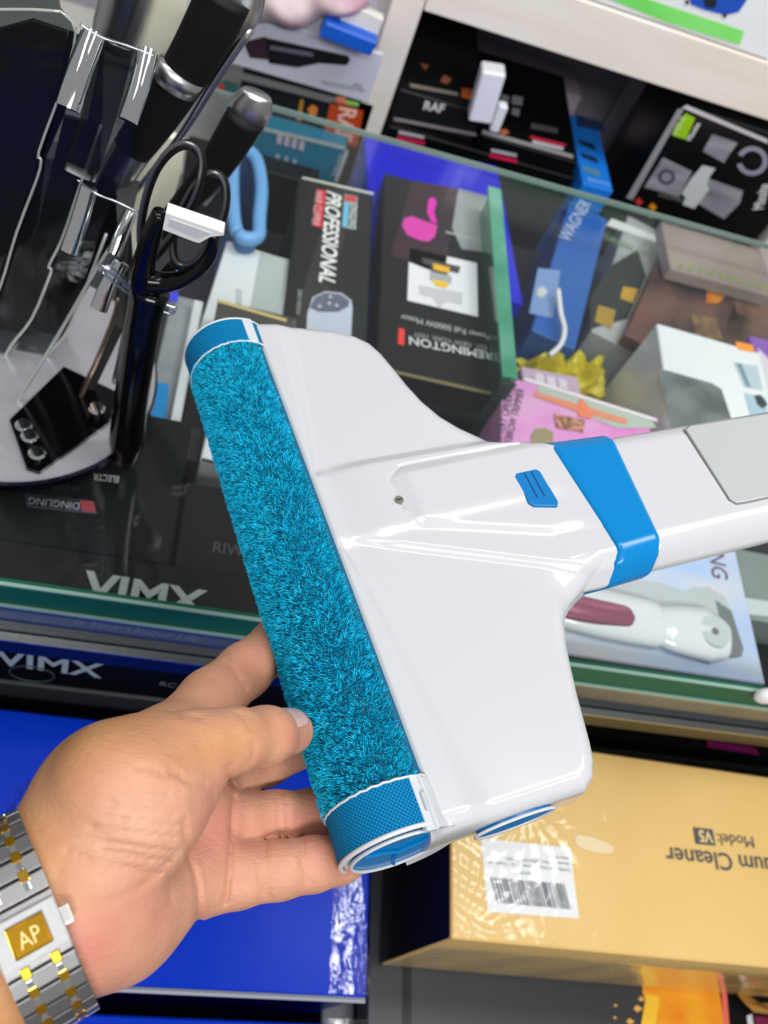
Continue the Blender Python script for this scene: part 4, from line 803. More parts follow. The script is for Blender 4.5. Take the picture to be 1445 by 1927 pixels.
ringt(-1.6, RR + 1.2, 1.0, rimm, 'white_rim'); ringt(-.4, RR - 2.6, .8, rimm, 'white_rim')
mesh('end_plate', *cylr(-30, -2.2, RR - .3, 56), rimm, vc, smooth=True).modifiers.new('e', 'EDGE_SPLIT')
mesh('end_plate', *cylr(-276.4, -262, RR - .3, 56), rimm, vc, smooth=True).modifiers.new('e', 'EDGE_SPLIT')
cap = mesh('end_cap', *cylr(-2.2, -.8, RR - 3.2, 56), bluep, vc, smooth=True); cap.modifiers.new('e', 'EDGE_SPLIT')
for t0 in (0.4, 2.5, 4.6):
    mesh('cap_fin', *tube([L(-.4, RB, RN), L(-.4, RB + 9 * math.cos(t0), RN + 9 * math.sin(t0)), L(-.4, RB + 17 * math.cos(t0 + .12), RN + 17 * math.sin(t0 + .12))], .0009, 8), bluep, cap)
# collar round the cap that belongs to the housing, wheel inset, latch
V, F = [], []
nn = 40; prof = []
ang0, ang1 = math.radians(-75), math.radians(62)
for k in range(nn): t = ang0 + (ang1 - ang0) * k / (nn - 1); prof.append((RB + 23.9 * math.cos(t), RN + 23.9 * math.sin(t), RB + 25.2 * math.cos(t), RN + 25.2 * math.sin(t)))
for a in (-19, .6):
    for q in prof: V.append(L(a, q[0], q[1])); V.append(L(a, q[2], min(q[3], -1)))
m_ = 2 * nn
for k in range(nn - 1):
    i = 2 * k; F += [[i, i + 1, i + 3, i + 2], [m_ + i, m_ + i + 2, m_ + i + 3, m_ + i + 1], [i, i + 2, m_ + i + 2, m_ + i], [i + 1, m_ + i + 1, m_ + i + 3, i + 3]]
fixn(mesh('roller_collar', V, F, whiteg, vc, smooth=False))
el = [(36 + 15.5 * math.cos(t), -16 + 5.5 * math.sin(t) + 2.2 * math.cos(t)) for t in np.linspace(0, 2 * math.pi, 41)[:-1]]
V = [L(3.9, a, b) for a, b in el] + [L(0, a, b) for a, b in el]; F = [list(range(40)), list(range(79, 39, -1))] + [[i, 40 + i, 40 + (i + 1) % 40, (i + 1) % 40] for i in range(40)]
wi = fixn(mesh('side_wheel_cover', V, F, bluep, vc)); m = wi.modifiers.new('b', 'BEVEL'); m.width = .0008; m.segments = 2
P = [L(3.7, 36 + 16.6 * math.cos(t), -16 + 6.6 * math.sin(t) + 2.2 * math.cos(t)) for t in np.linspace(0, 2 * math.pi, 41)]
mesh('wheel_cover_rim', *tube(P, .0007, 6), whiteg, vc, smooth=True)
mesh('latch', *boxgeo(L(-9.5, -1.0, 2.2), VA * .0105, (VB * .93 + VN * -.36) * .0030, (VN * .93 + VB * .36) * .0016, .0006), pbr('latch_grey', (200, 204, 208), 0.3), vc)
mesh('latch_tab', *boxgeo(L(-9.5, -.4, 3.7), VA * .0035, (VB * .93 + VN * -.36) * .0011, (VN * .93 + VB * .36) * .0012, .0003), pbr('latch_grey2', (184, 188, 194), 0.3), vc)
mesh('latch', *boxgeo(L(-268, -1.0, 2.2), VA * .009, (VB * .93 + VN * -.36) * .0030, (VN * .93 + VB * .36) * .0016, .0006), pbr('latch_grey', (200, 204, 208), 0.3), vc)
# ------------------------------------------------------------------ hand (one continuous surface from a blended distance field)
def cp(px, py, t): return np.array([(px - 722.5) / FPX * t, -(py - 963.5) / FPX * t, -t])
def smin(a, b, k):
    h = np.clip(.5 + .5 * (b - a) / k, 0, 1); return b + (a - b) * h - k * h * (1 - h)
lo = np.array([-.150, -.175, -.470], np.float32); hi = np.array([.000, -.035, -.195], np.float32)
st = .00115
gx_, gy_, gz_ = [np.arange(lo[i], hi[i], st, dtype=np.float32) for i in range(3)]
G = np.stack(np.meshgrid(gx_, gy_, gz_, indexing='ij'), -1)
def cone(p, q, r0, r1, flat=None):
    d = (q - p).astype(np.float32); p = p.astype(np.float32)
    X = G - p; t = np.clip((X @ d) / float(d @ d), 0, 1)
    Y = X - t[..., None] * d
    if flat is not None:
        f, s = unit(flat[0]).astype(np.float32), flat[1]; Y = Y + (Y @ f)[..., None] * f * (s - 1)
    return np.sqrt((Y * Y).sum(-1)) - (r0 + (r1 - r0) * t)
def chain(pts, k=.004):
    d = None
    for (a, ra), (b, rb) in zip(pts[:-1], pts[1:]):
        c = cone(a, b, ra, rb); d = c if d is None else smin(d, c, k)
    return d
vz = np.array([0.1, .05, 1.0])
wc_ = cp(52, 1738, .275); axd = unit(np.array([.92, .38, -.50])); e1_ = unit(np.array([140., -340, 0])); e1_ = unit(e1_ - axd * (e1_ @ axd)); e2_ = np.cross(e1_, axd); e2_ = e2_ if e2_[2] > 0 else -e2_
arm_ = cone(wc_ - axd * .10, wc_ + axd * .012, .0315, .0282, (e2_, 1.28))
thenar = smin(cone(cp(112, 1640, .288), cp(245, 1505, .292), .0205, .0240), cone(cp(245, 1500, .292), cp(320, 1455, .306), .0245, .0185), .01)
hypo = smin(cone(cp(135, 1705, .292), cp(215, 1712, .300), .0215, .0215), cone(cp(215, 1712, .300), cp(365, 1632, .330), .0215, .0150), .01)
mid_ = cone(cp(90, 1690, .300), cp(330, 1530, .340), .020, .017)
palm = smin(smin(arm_, thenar, .012), smin(arm_, smin(hypo, mid_, .008), .012), .0022)
mcp = smin(cone(cp(312, 1420, .328), cp(372, 1505, .342), .0145, .0135), cone(cp(372, 1505, .342), cp(372, 1640, .333), .0135, .0145), .006)
palm = smin(palm, mcp, .010)
palm = smin(palm, cone(cp(180, 1500, .300), cp(330, 1405, .330), .019, .0145), .012)   # back of the hand towards the index
idx = chain([(cp(322, 1394, .335), .0128), (cp(395, 1318, .358), .0122), (cp(460, 1262, .380), .0113), (cp(520, 1212, .408), .0112), (cp(566, 1170, .432), .0100), (cp(612, 1130, .450), .0080)])
mdl = chain([(cp(372, 1480, .345), .0110), (cp(500, 1432, .372), .0098), (cp(600, 1392, .392), .0090), (cp(660, 1362, .402), .0075)])
rng_f = chain([(cp(385, 1545, .342), .0112), (cp(450, 1542, .348), .0103), (cp(520, 1538, .357), .0099), (cp(585, 1534, .368), .0098), (cp(655, 1525, .382), .0085), (cp(700, 1510, .392), .007)])
pnk = chain([(cp(378, 1650, .330), .0118), (cp(445, 1648, .334), .0112), (cp(525, 1636, .340), .0105), (cp(590, 1626, .346), .0098), (cp(640, 1617, .353), .0088), (cp(690, 1600, .362), .0068)])
thumb = chain([(cp(215, 1470, .285), .0185), (cp(300, 1432, .297), .0155), (cp(380, 1407, .305), .0122), (cp(440, 1393, .312), .0104), (cp(500, 1385, .326), .0099), (cp(548, 1377, .346), .0086)], .005)
fing = np.minimum(np.minimum(idx, mdl), np.minimum(rng_f, pnk))
body = smin(palm, fing, .0045)
body = smin(body, thumb, .0035)
# creases: shallow grooves along lines given on the camera-side skin
PX = 722.5 + FPX * G[..., 0] / (-G[..., 2]); PY = 963.5 - FPX * G[..., 1] / (-G[..., 2])
def groove(line, w, depth, m=5):
    global body
    q = spline([np.array(p + (0,), float) for p in line], m); x0 = min(p[0] for p in q) - 4 * w; x1 = max(p[0] for p in q) + 4 * w; y0 = min(p[1] for p in q) - 4 * w; y1 = max(p[1] for p in q) + 4 * w
    msk = (np.abs(body) < .004) & (PX > x0) & (PX < x1) & (PY > y0) & (PY < y1)
    if not msk.any(): return
    x, y = PX[msk], PY[msk]; d = np.full(x.shape, 1e9, np.float32)
    for a, b in zip(q[:-1], q[1:]):
        e = b - a; t = np.clip(((x - a[0]) * e[0] + (y - a[1]) * e[1]) / (e @ e + 1e-9), 0, 1); d = np.minimum(d, np.hypot(x - a[0] - t * e[0], y - a[1] - t * e[1]))
    body[msk] += depth * np.exp(-(d / w) ** 2)
GR = [([(335, 1600), (285, 1652), (230, 1688), (175, 1706), (140, 1710)], 6, .0007),
      ([(346, 1545), (352, 1600), (368, 1650), (374, 1690), (372, 1740)], 5, .0014),
      ([(316, 1600), (318, 1660), (322, 1700)], 4, .0005), ([(440, 1500), (436, 1560), (432, 1640), (424, 1700)], 5, .0014),
      ([(385, 1475), (350, 1468), (320, 1448)], 5, .0010),
      ([(424, 1235), (440, 1262), (462, 1295)], 4, .0009), ([(300, 1332), (340, 1345), (385, 1352)], 4, .0006),
      ([(522, 1492), (526, 1535), (524, 1580)], 4, .0009), ([(534, 1492), (540, 1535), (538, 1580)], 3, .0006),
      ([(500, 1586), (498, 1640), (506, 1690)], 4, .0009), ([(571, 1580), (570, 1620), (578, 1662)], 4, .0009), ([(490, 1590), (486, 1640), (494, 1680)], 3, .0005),
      ([(446, 1342), (462, 1356), (470, 1372)], 3, .0007), ([(462, 1342), (472, 1356), (476, 1366)], 3, .0006), ([(474, 1345), (482, 1358)], 3, .0004),
      ([(475, 1400), (478, 1418), (472, 1432)], 3, .0005), ([(520, 1400), (528, 1412), (540, 1430)], 3, .0004),
      ([(104, 1640), (108, 1670), (122, 1702)], 3, .0006), ([(112, 1640), (118, 1668), (132, 1700)], 3, .0005), ([(440, 1480), (428, 1450), (432, 1440)], 4, .0008)]
for x_, y_, L_ in ((250, 1440, 90), (230, 1475, 110), (200, 1510, 130), (190, 1535, 150), (170, 1555, 160), (160, 1580, 160), (190, 1600, 130), (200, 1625, 100), (120, 1600, 60)):
    GR.append(([(x_, y_), (x_ + L_ * .4, y_ + 8), (x_ + L_ * .7, y_ + 16), (x_ + L_, y_ + 12 + L_ * .05)], 2.4, .00050))
for g_ in GR: groove(g_[0], g_[1] * (1.25 if g_[1] < 4 else 1), g_[2] * (2.2 if g_[1] < 2.5 else (1.6 if g_[1] < 4 else 1.15)))
# surface nets
def nets(Fd, lo, st):
    n = np.array(Fd.shape); s = Fd < 0
    c = s[:-1, :-1, :-1].astype(np.int8)
    tot = np.zeros(n - 1, np.int8)
    for dx in (0, 1):
        for dy in (0, 1):
            for dz in (0, 1): tot += s[dx:n[0] - 1 + dx, dy:n[1] - 1 + dy, dz:n[2] - 1 + dz]
    act = (tot > 0) & (tot < 8); I = np.argwhere(act); idm = -np.ones(n - 1, np.int64); idm[act] = np.arange(len(I))
    acc = np.zeros((len(I), 3)); cnt = np.zeros(len(I))
    cor = [(a, b, c) for a in (0, 1) for b in (0, 1) for c in (0, 1)]
    val = {q: Fd[I[:, 0] + q[0], I[:, 1] + q[1], I[:, 2] + q[2]] for q in cor}
    for q in cor:
        for ax in range(3):
            if q[ax] == 0:
                r = list(q); r[ax] = 1; r = tuple(r); a, b = val[q], val[r]; cr = (a < 0) != (b < 0); t = np.where(cr, a / np.where(a - b == 0, 1, a - b), 0)
                pt = np.tile(np.array(q, float), (len(I), 1)); pt[:, ax] = t; acc[cr] += pt[cr]; cnt[cr] += 1
    V = (I + acc / cnt[:, None]) * st + lo; Fs = []
    for ax in range(3):
        sl0 = [slice(None)] * 3; sl1 = [slice(None)] * 3; sl0[ax] = slice(0, -1); sl1[ax] = slice(1, None)
        a, b = s[tuple(sl0)], s[tuple(sl1)]; E = np.argwhere(a != b); o1, o2 = [(1, 2), (2, 0), (0, 1)][ax]
        E = E[(E[:, o1] > 0) & (E[:, o2] > 0) & (E[:, o1] < n[o1] - 1) & (E[:, o2] < n[o2] - 1)]
        inn = a[E[:, 0], E[:, 1], E[:, 2]]
        def at(d1, d2):
            q = E.copy(); q[:, o1] -= d1; q[:, o2] -= d2; return idm[q[:, 0], q[:, 1], q[:, 2]]
        q = np.stack([at(1, 1), at(0, 1), at(0, 0), at(1, 0)], 1); q[~inn] = q[~inn][:, ::-1]; Fs.append(q)
    Fa = np.concatenate(Fs); Fa = Fa[(Fa >= 0).all(1)]; return V, Fa
HV, HF = nets(body, lo.astype(float), st)
HW = CAM + HV @ RW.T
hpv = HW.mean(0)
me = bpy.data.meshes.new('person'); me.from_pydata((HW - hpv).tolist(), [], HF.tolist()); me.update()
me.polygons.foreach_set('use_smooth', [True] * len(me.polygons))
hand = bpy.data.objects.new('person', me); COL.objects.link(hand); hand.location = hpv; PIV[hand.name] = Vector(hpv)
tag(hand, "left hand and wrist, palm up, fingers reaching under the teal roller", 'person')
sm_ = hand.modifiers.new('s', 'SMOOTH'); sm_.factor = .5; sm_.iterations = 2
# skin colour: real albedo differences (tanned back of wrist and thumb, pink palm and finger pads)
hx = 722.5 + FPX * HV[:, 0] / (-HV[:, 2]); hy = 963.5 - FPX * HV[:, 1] / (-HV[:, 2])
tan = np.array(lin((192, 140, 90))); pink = np.array(lin((204, 150, 122))); red = np.array(lin((196, 114, 102))); pale = np.array(lin((208, 166, 136)))
def blob(x, y, rx, ry, ang=0):
    c_, s_ = math.cos(math.radians(ang)), math.sin(math.radians(ang)); u = (hx - x) * c_ + (hy - y) * s_; v = -(hx - x) * s_ + (hy - y) * c_
    return np.exp(-((u / rx) ** 2 + (v / ry) ** 2))
colr = np.tile(pink, (len(HV), 1))
def mixc(c, w):
    global colr
    w = np.clip(w, 0, 1)[:, None]; colr = colr * (1 - w) + c * w
line_d = (hy - 1520) - (-.52) * (hx - 100)      # above this line: back of the hand side
mixc(tan, ss((40 - line_d) / 170) * (hx < 520))
mixc(tan, .95 * blob(390, 1395, 130, 55, -8)); mixc(tan, .8 * blob(60, 1600, 90, 120)); mixc(tan, .9 * (hx < 90) * (hy > 1700))
mixc(pink, .9 * blob(410, 1280, 140, 70, -42)); mixc(pink, .7 * blob(500, 1225, 70, 50))
mixc(red, .55 * blob(410, 1560, 50, 70)); mixc(red, .6 * blob(170, 1780, 70, 60, -30)); mixc(red, .4 * blob(300, 1700, 60, 50)); mixc(red, .5 * blob(630, 1600, 50, 40)); mixc(red, .35 * blob(560, 1540, 60, 30)); mixc(red, .3 * blob(470, 1240, 60, 30, -42))
mixc(pale, .5 * blob(260, 1550, 110, 60, -20)); mixc(pale, .35 * blob(330, 1690, 40, 60)); mixc(red, .35 * blob(560, 1388, 26, 20))
vcol = me.color_attributes.new('skin', 'FLOAT_COLOR', 'POINT'); c4 = np.ones((len(HV), 4), np.float32); c4[:, :3] = colr; vcol.data.foreach_set('color', c4.ravel())
sk = bpy.data.materials.new('skin'); sk.use_nodes = True; nt = sk.node_tree; b_ = nt.nodes['Principled BSDF']; vn = nt.nodes.new('ShaderNodeVertexColor'); vn.layer_name = 'skin'
tc = nt.nodes.new('ShaderNodeTexCoord'); n1 = nt.nodes.new('ShaderNodeTexNoise'); n1.inputs['Scale'].default_value = 90; n1.inputs['Detail'].default_value = 6
hs = nt.nodes.new('ShaderNodeMixRGB'); hs.blend_type = 'MULTIPLY'; hs.inputs[0].default_value = .35; rmp = nt.nodes.new('ShaderNodeValToRGB'); rmp.color_ramp.elements[0].position = .35; rmp.color_ramp.elements[1].position = .65
rmp.color_ramp.elements[0].color = (.78, .66, .62, 1); rmp.color_ramp.elements[1].color = (1, 1, 1, 1)
nt.links.new(tc.outputs['Object'], n1.inputs[0]); nt.links.new(n1.outputs[0], rmp.inputs[0]); nt.links.new(vn.outputs[0], hs.inputs[1]); nt.links.new(rmp.outputs[0], hs.inputs[2]); nt.links.new(hs.outputs[0], b_.inputs['Base Color'])
b_.inputs['Roughness'].default_value = .5; b_.inputs['Specular IOR Level'].default_value = .35; b_.inputs['Subsurface Weight'].default_value = .12; b_.inputs['Subsurface Scale'].default_value = .006; b_.inputs['Subsurface Radius'].default_value = (1, .35, .2)
n2 = nt.nodes.new('ShaderNodeTexNoise'); n2.inputs['Scale'].default_value = 420; n2.inputs['Detail'].default_value = 3; n3 = nt.nodes.new('ShaderNodeTexVoronoi'); n3.inputs['Scale'].default_value = 900
mp = nt.nodes.new('ShaderNodeMapping'); mp.inputs['Rotation'].default_value = (0, 0, .5); mp.inputs['Scale'].default_value = (.35, 1, 1); nt.links.new(tc.outputs['Object'], mp.inputs[0]); nt.links.new(mp.outputs[0], n2.inputs[0]); nt.links.new(mp.outputs[0], n3.inputs[0])
mt = nt.nodes.new('ShaderNodeMath'); mt.operation = 'ADD'; nt.links.new(n2.outputs[0], mt.inputs[0]); nt.links.new(n3.outputs[0], mt.inputs[1])
bp = nt.nodes.new('ShaderNodeBump'); bp.inputs['Strength'].default_value = .35; bp.inputs['Distance'].default_value = .0004; nt.links.new(mt.outputs[0], bp.inputs['Height']); nt.links.new(bp.outputs[0], b_.inputs['Normal'])
me.materials.append(sk)
def cw(px, py, t): return CAM + RW @ cp(px, py, t)
# thumb nail: a curved plate on the upper side of the thumb tip
na, nb_ = cp(515, 1385, .3255), cp(560, 1372, .338); ax_ = unit(nb_ - na)
upn = unit(np.array([.1, .92, .38]) - ax_ * (np.array([.1, .92, .38]) @ ax_)); sdn = np.cross(ax_, upn)
V, F = [], []
for j in range(13):
    for i in range(13):
        s_, f_ = j / 12, i / 12 - .5; ww = 1.02 * (1 - .25 * abs(2 * s_ - 1) ** 3); an = f_ * 1.75 * ww
        c0 = cp(506, 1385, .3275) * (1 - s_) + cp(553, 1376, .347) * s_; rr_ = (.0103 - .0013 * s_)
        p = c0 + (upn * math.cos(an) + sdn * math.sin(an)) * rr_ ; V.append(CAM + RW @ p)
for j in range(12):
    for i in range(12): F.append([j * 13 + i, j * 13 + i + 1, (j + 1) * 13 + i + 1, (j + 1) * 13 + i])
nl = mesh('fingernail', V, F, pbr('nail', (226, 184, 172), 0.2, coat=.5), hand, smooth=True); m = nl.modifiers.new('s', 'SOLIDIFY'); m.thickness = .0006
# arm hair along the upper edge
hb = []
for k in range(150):
    s_ = rng.random(); px = 12 + 190 * s_ + rng.normal(0, 5); py = 1545 - 165 * s_ ** .8 + rng.normal(0, 9); t_ = .292 + rng.random() * .008
    p = cw(px, py, t_); q = cw(px - 3 + rng.normal(0, 5), py - 13 - 12 * rng.random(), t_ - .001); hb.append(tube([p, (p + q) / 2 + RW @ np.array([-.0003, 0, 0]), q], [.00007, .00005, .00002], 3, False))
ah = mesh('arm_hair', *merge(hb), pbr('hair_dark', (30, 24, 20), .5), hand); ah['kind'] = 'stuff'
# ------------------------------------------------------------------ steel and gold bracelet
A1, A2 = .0312, .0250
brc = empty('bracelet_watch_band', cw(52, 1738, .275), 'steel and gold link watch band with a square gold clasp plate, worn on the wrist', 'watch')
steel = pbr('brushed_steel', (150, 150, 150), 0.38, 1.0, bump=(900, .25, .0003, (1, 12, 1))); steelp = pbr('polished_steel', (215, 216, 220), 0.12, 1.0)
gold = pbr('brushed_gold', (196, 148, 40), 0.25, 1.0); goldb = pbr('polished_gold', (240, 190, 70), 0.12, 1.0)
NL = 30
def fr(t):
    c_ = wc_ + e1_ * A1 * math.cos(t) + e2_ * A2 * math.sin(t); tg = unit(-e1_ * A1 * math.sin(t) + e2_ * A2 * math.cos(t)); nm = unit(e1_ * A2 * math.cos(t) + e2_ * A1 * math.sin(t)); return c_, tg, nm
def bx(name, c, tg, ax2, nm, lt_, la_, ln_, mat, parent, bev=.0005):
    V, F = boxgeo(c, tg * lt_, ax2 * la_, nm * ln_, bev, 2); return mesh(name, [CAM + RW @ np.array(v) for v in V], F, mat, parent)
ts = np.linspace(0, 2 * math.pi, 400); arc = np.cumsum([0] + [np.linalg.norm(fr(ts[i + 1])[0] - fr(ts[i])[0]) for i in range(399)]); tt = np.interp(np.linspace(0, arc[-1], NL + 1)[:-1], arc, ts); pit = arc[-1] / NL
tcl = math.radians(96); WH = .0094
for i, t in enumerate(tt):
    c_, tg, nm = fr(t); dth = abs((t - tcl + math.pi) % (2 * math.pi) - math.pi)
    lk = bx('band_link', c_, tg, axd, nm, pit * .46, WH, .0016, steel, brc)
    c2, tg2, nm2 = fr(t + math.pi / NL)
    if dth > .22:
        for s_ in (-.36, .36):
            bx('gold_stud', c2 + axd * WH * s_ * 1.25 + nm2 * .0007, tg2, axd, nm2, pit * .30, .0014, .0012, gold if (i * 7) % 5 else goldb, lk, .0004)
            bx('stud_shank', c_ + axd * WH * s_ * 1.25 + nm * .0008, tg, axd, nm, pit * .2, .0008, .0011, steelp, lk, .0002)
cc_, tg, nm = fr(tcl)
cl1 = bx('clasp_plate', cc_ + nm * .0012, tg, axd, nm, .0068, WH, .0016, steel, brc)
gp = bx('gold_plate', cc_ + nm * .0028, tg, axd, nm, .0044, .0052, .0006, gold, cl1)
fr_ = [cc_ + nm * .0034 + tg * .0042 * a + axd * .005 * b for a, b in ((-1, -1), (1, -1), (1, 1), (-1, 1), (-1, -1))]
mesh('plate_frame', *tube([CAM + RW @ q for q in fr_], .00035, 6), goldb, cl1)
for s_ in (-1, 1): bx('release_button', cc_ + axd * s_ * (WH + .0013) + nm * .0004, tg, axd, nm, .0026, .0014, .0013, pbr('button_ivory', (225, 225, 215), .2, .5), cl1)
tn = RW @ nm; td = RW @ (-tg); ta = RW @ axd
u_ = ta if np.cross(tn, ta) @ td < 0 else ta
c0 = CAM + RW @ (cc_ + nm * .0035)
dv = np.cross(tn, ta)
text(gp, 'AP', c0 - ta * .003 - dv * .0025, c0 + ta * .003 - dv * .0025, c0, tn, pbr('gold_pale', (250, 225, 150), .3, .8), ys=1.3, world=True, lift=.0001, ext=.0)
# ------------------------------------------------------------------ knife stand on the glass
def rp(P, px): return px * abs((P - CAM) @ RW[:, 2]) / FPX   # radius in metres of px pixels at P
def ptube(q, pxr, y, n=14, m=6, sq=None, wob=None):
    P = [aty(*p[:2], y if len(p) < 3 else p[2]) for p in q]; R = [rp(p, r) for p, r in zip(P, pxr if not np.isscalar(pxr) else [pxr] * len(P))]
    Q = spline(P, m); Rr = np.interp(np.linspace(0, len(P) - 1, len(Q)), range(len(P)), R); return tube(Q, list(Rr), n, True, sq)
def slab(name, q, y, th, mat, parent, bev=0.0):
    P = [aty(*p[:2], y if len(p) < 3 else p[2]) for p in q]; n = len(P); V = P + [p + [0, th, 0] for p in P]
    F = [list(range(n)), list(range(2 * n - 1, n - 1, -1))] + [[i, n + i, n + (i + 1) % n, (i + 1) % n] for i in range(n)]
    return fixn(mesh(name, V, F, mat, parent))
def ring_prof(c, prof, n=72):
    V = [(c[0] + r * math.cos(2 * math.pi * k / n), c[1] + r * math.sin(2 * math.pi * k / n), c[2] + z) for r, z in prof for k in range(n)]
    m = len(prof); F = [[i * n + k, i * n + (k + 1) % n, (i + 1) * n + (k + 1) % n, (i + 1) * n + k] for i in range(m - 1) for k in range(n)]
    F.append(list(range(n))[::-1]); F.append([(m - 1) * n + k for k in range(n)]); return V, F
ks = empty('knife_stand', (-.117, .43, .9502), 'clear acrylic knife stand on a round silver base, standing on the glass', 'knife stand')
chrome = pbr('chrome', (225, 228, 230), 0.05, 1.0); steel2 = pbr('satin_steel', (190, 190, 190), 0.3, 1.0, bump=(300, .2, .0005, (1, 1, .05)))
acr = clear('acrylic', (225, 232, 232), 1.49, 0.02, base=.05); acrd = clear('acrylic_smoke', (175, 180, 182), 1.49, 0.08, base=-.024, haze=.03, hazecol=(110, 114, 112), bump=(30, .3, .003))
edge_m = pbr('acrylic_edge', (186, 190, 180), 0.15, 0.2, coat=.6); blackg = pbr('gloss_black', (5, 5, 6), 0.12, spec=.35); blackm = pbr('matte_black', (13, 14, 15), 0.6, spec=.25)
smk = pbr('blade_smoke', (8, 9, 10), 0.5, 0.0, var=(9, (70, 72, 68), 0.2, (1.5, 1, .4)), spec=.2); blk_b = pbr('blade_black', (5, 5, 6), .5, spec=.15); cream = pbr('cream_enamel', (248, 246, 222), 0.3, coat=.4)
DC = (-.117, .43, .9502); R_ = .1
mesh('base_rim', *ring_prof(DC, [(R_ - .004, 0), (R_, .0015), (R_, .0075), (R_ - .002, .0095)]), pbr('rim_plum_steel', (70, 66, 92), 0.12, 1.0), ks, smooth=True).modifiers.new('e', 'EDGE_SPLIT')
mesh('base_disc', *ring_prof((DC[0], DC[1], DC[2] + .0095), [(R_ - .0015, 0), (R_ - .002, .0012), (R_ - .006, .0008)]), pbr('disc_silver', (196, 197, 202), 0.22, .45, bump=(14, .5, .01)), ks, smooth=True).modifiers.new('e', 'EDGE_SPLIT')
pl = [atz(*q, .964) for q in ((18, 790), (50, 880), (74, 888), (205, 795), (225, 740), (120, 690))]
n_ = len(pl); mesh('base_plate', pl + [p - [0, 0, .003] for p in pl], [list(range(n_)), list(range(2 * n_ - 1, n_ - 1, -1))] + [[i, n_ + i, n_ + (i + 1) % n_, (i + 1) % n_] for i in range(n_)], blackg, ks)
for q in ((45, 800), (56, 820), (70, 852), (182, 768)):
    p = atz(*q, .972); bo = mesh('bolt', *tube([p - [0, 0, .008], p - [0, 0, .001], p, p + [0, 0, .002]], [.002, .002, .0058, .0045], 14), chrome, ks, smooth=True); bo.modifiers.new('e', 'EDGE_SPLIT')
# acrylic sheets with bright polished edges, dark blades between them
sheet1 = slab('acrylic_sheet', [(-60, -60), (100, -60), (112, 20), (142, 60), (118, 160), (73, 285), (76, 300), (70, 335), (30, 440), (-60, 640)], .432, .003, acrd, ks)
sheet2 = slab('acrylic_sheet', [(150, 60), (195, 75), (190, 230), (117, 448), (92, 499), (95, 505), (92, 520), (40, 640), (-40, 700), (70, 340), (118, 160)], .438, .003, acrd, ks)
sheet3 = slab('acrylic_sheet', [(195, 75), (262, 98), (245, 300), (190, 430), (132, 612), (70, 690), (38, 722), (-30, 790), (60, 590), (120, 450)], .444, .003, acrd, ks)
for pth, y, r in (([(112, 20), (142, 60), (118, 160), (73, 285), (77, 300), (70, 335), (30, 440), (0, 540), (-30, 590)], .4315, 2.6), ([(190, 235), (150, 350), (117, 448), (92, 499), (96, 506), (92, 522), (60, 599), (20, 650), (0, 690)], .4375, 2.8),
                  ([(200, 440), (132, 612), (100, 655), (70, 690), (38, 722), (0, 765)], .4435, 3.0), ([(250, 400), (185, 500), (127, 600), (89, 664), (47, 732), (10, 790)], .400, 3.4), ([(-20, 18), (60, 18), (115, 22)], .4315, 3.0)):
    mesh('sheet_edge', *ptube(pth, r, y, 6, 3), edge_m, ks, smooth=True)
bl_ = [([(-50, 70), (60, 40), (126, 62), (110, 150), (60, 330), (-10, 540), (-60, 560)], .450, 'blade'), ([(128, 62), (155, 75), (120, 220), (85, 300), (70, 420), (0, 620), (-50, 660), (60, 330)], .455, 'b'),
       ([(120, 220), (190, 240), (185, 330), (110, 560), (40, 690), (-40, 760), (-20, 650), (70, 430)], .460, 'b'), ([(190, 330), (240, 400), (200, 470), (120, 640), (60, 760), (20, 780), (60, 640)], .465, 'b')]
nb2 = 0
for q, y, _ in bl_:
    kb2 = slab('sheathed_knife', q, y, .003, smk if nb2 in (0, 2) else blk_b, None); nb2 += 1
    tag(kb2, ['wide smoky dark blade at the far left of the knife stand', 'narrow black blade between the two smoky ones in the knife stand', 'smoky dark blade in the middle sheath of the stand', 'short black blade under the steel bolster in the knife stand'][nb2 - 1], 'knife')
# tube sockets (mirror finished) and the clear rims between them
for q, r, y in (([(176, 66, .425), (150, 135, .41), (128, 204, .398)], 24, .402), ([(278, 98, .425), (262, 165, .41), (240, 228, .398)], 19, .402), ([(168, 352, .415), (150, 415, .405), (130, 474, .395)], 16, .398), ([(246, 400, .415), (228, 440, .405), (214, 478, .397)], 13, .398), ([(228, 492, .408), (206, 530, .40), (186, 582, .39)], 16, .396)):
    so = mesh('tube_socket', *ptube(q, r, y, 24, 2), chrome, ks, smooth=True); so.modifiers.new('e', 'EDGE_SPLIT')
for pth, y, r in (([(150, 45), (190, 70), (240, 86), (292, 106)], .398, 2.4), ([(145, 338), (180, 364), (220, 380), (262, 400)], .394, 2.4), ([(186, 503), (205, 506), (235, 530), (270, 555), (300, 568), (332, 580)], .372, 7.5), ([(192, 512), (225, 540), (268, 568), (318, 590), (330, 582)], .370, 3)):
    mesh('clear_rim', *ptube(pth, r, y, 8, 5), clear('rim_clear', (220, 228, 232), 1.5, .02, base=.22) , ks, smooth=True)
mesh('curved_pane', *ptube([(222, 80), (205, 150), (180, 240), (150, 330)], 30, .430, 20, 3, ((0, 1, 0), .15)), acrd, ks, smooth=True)
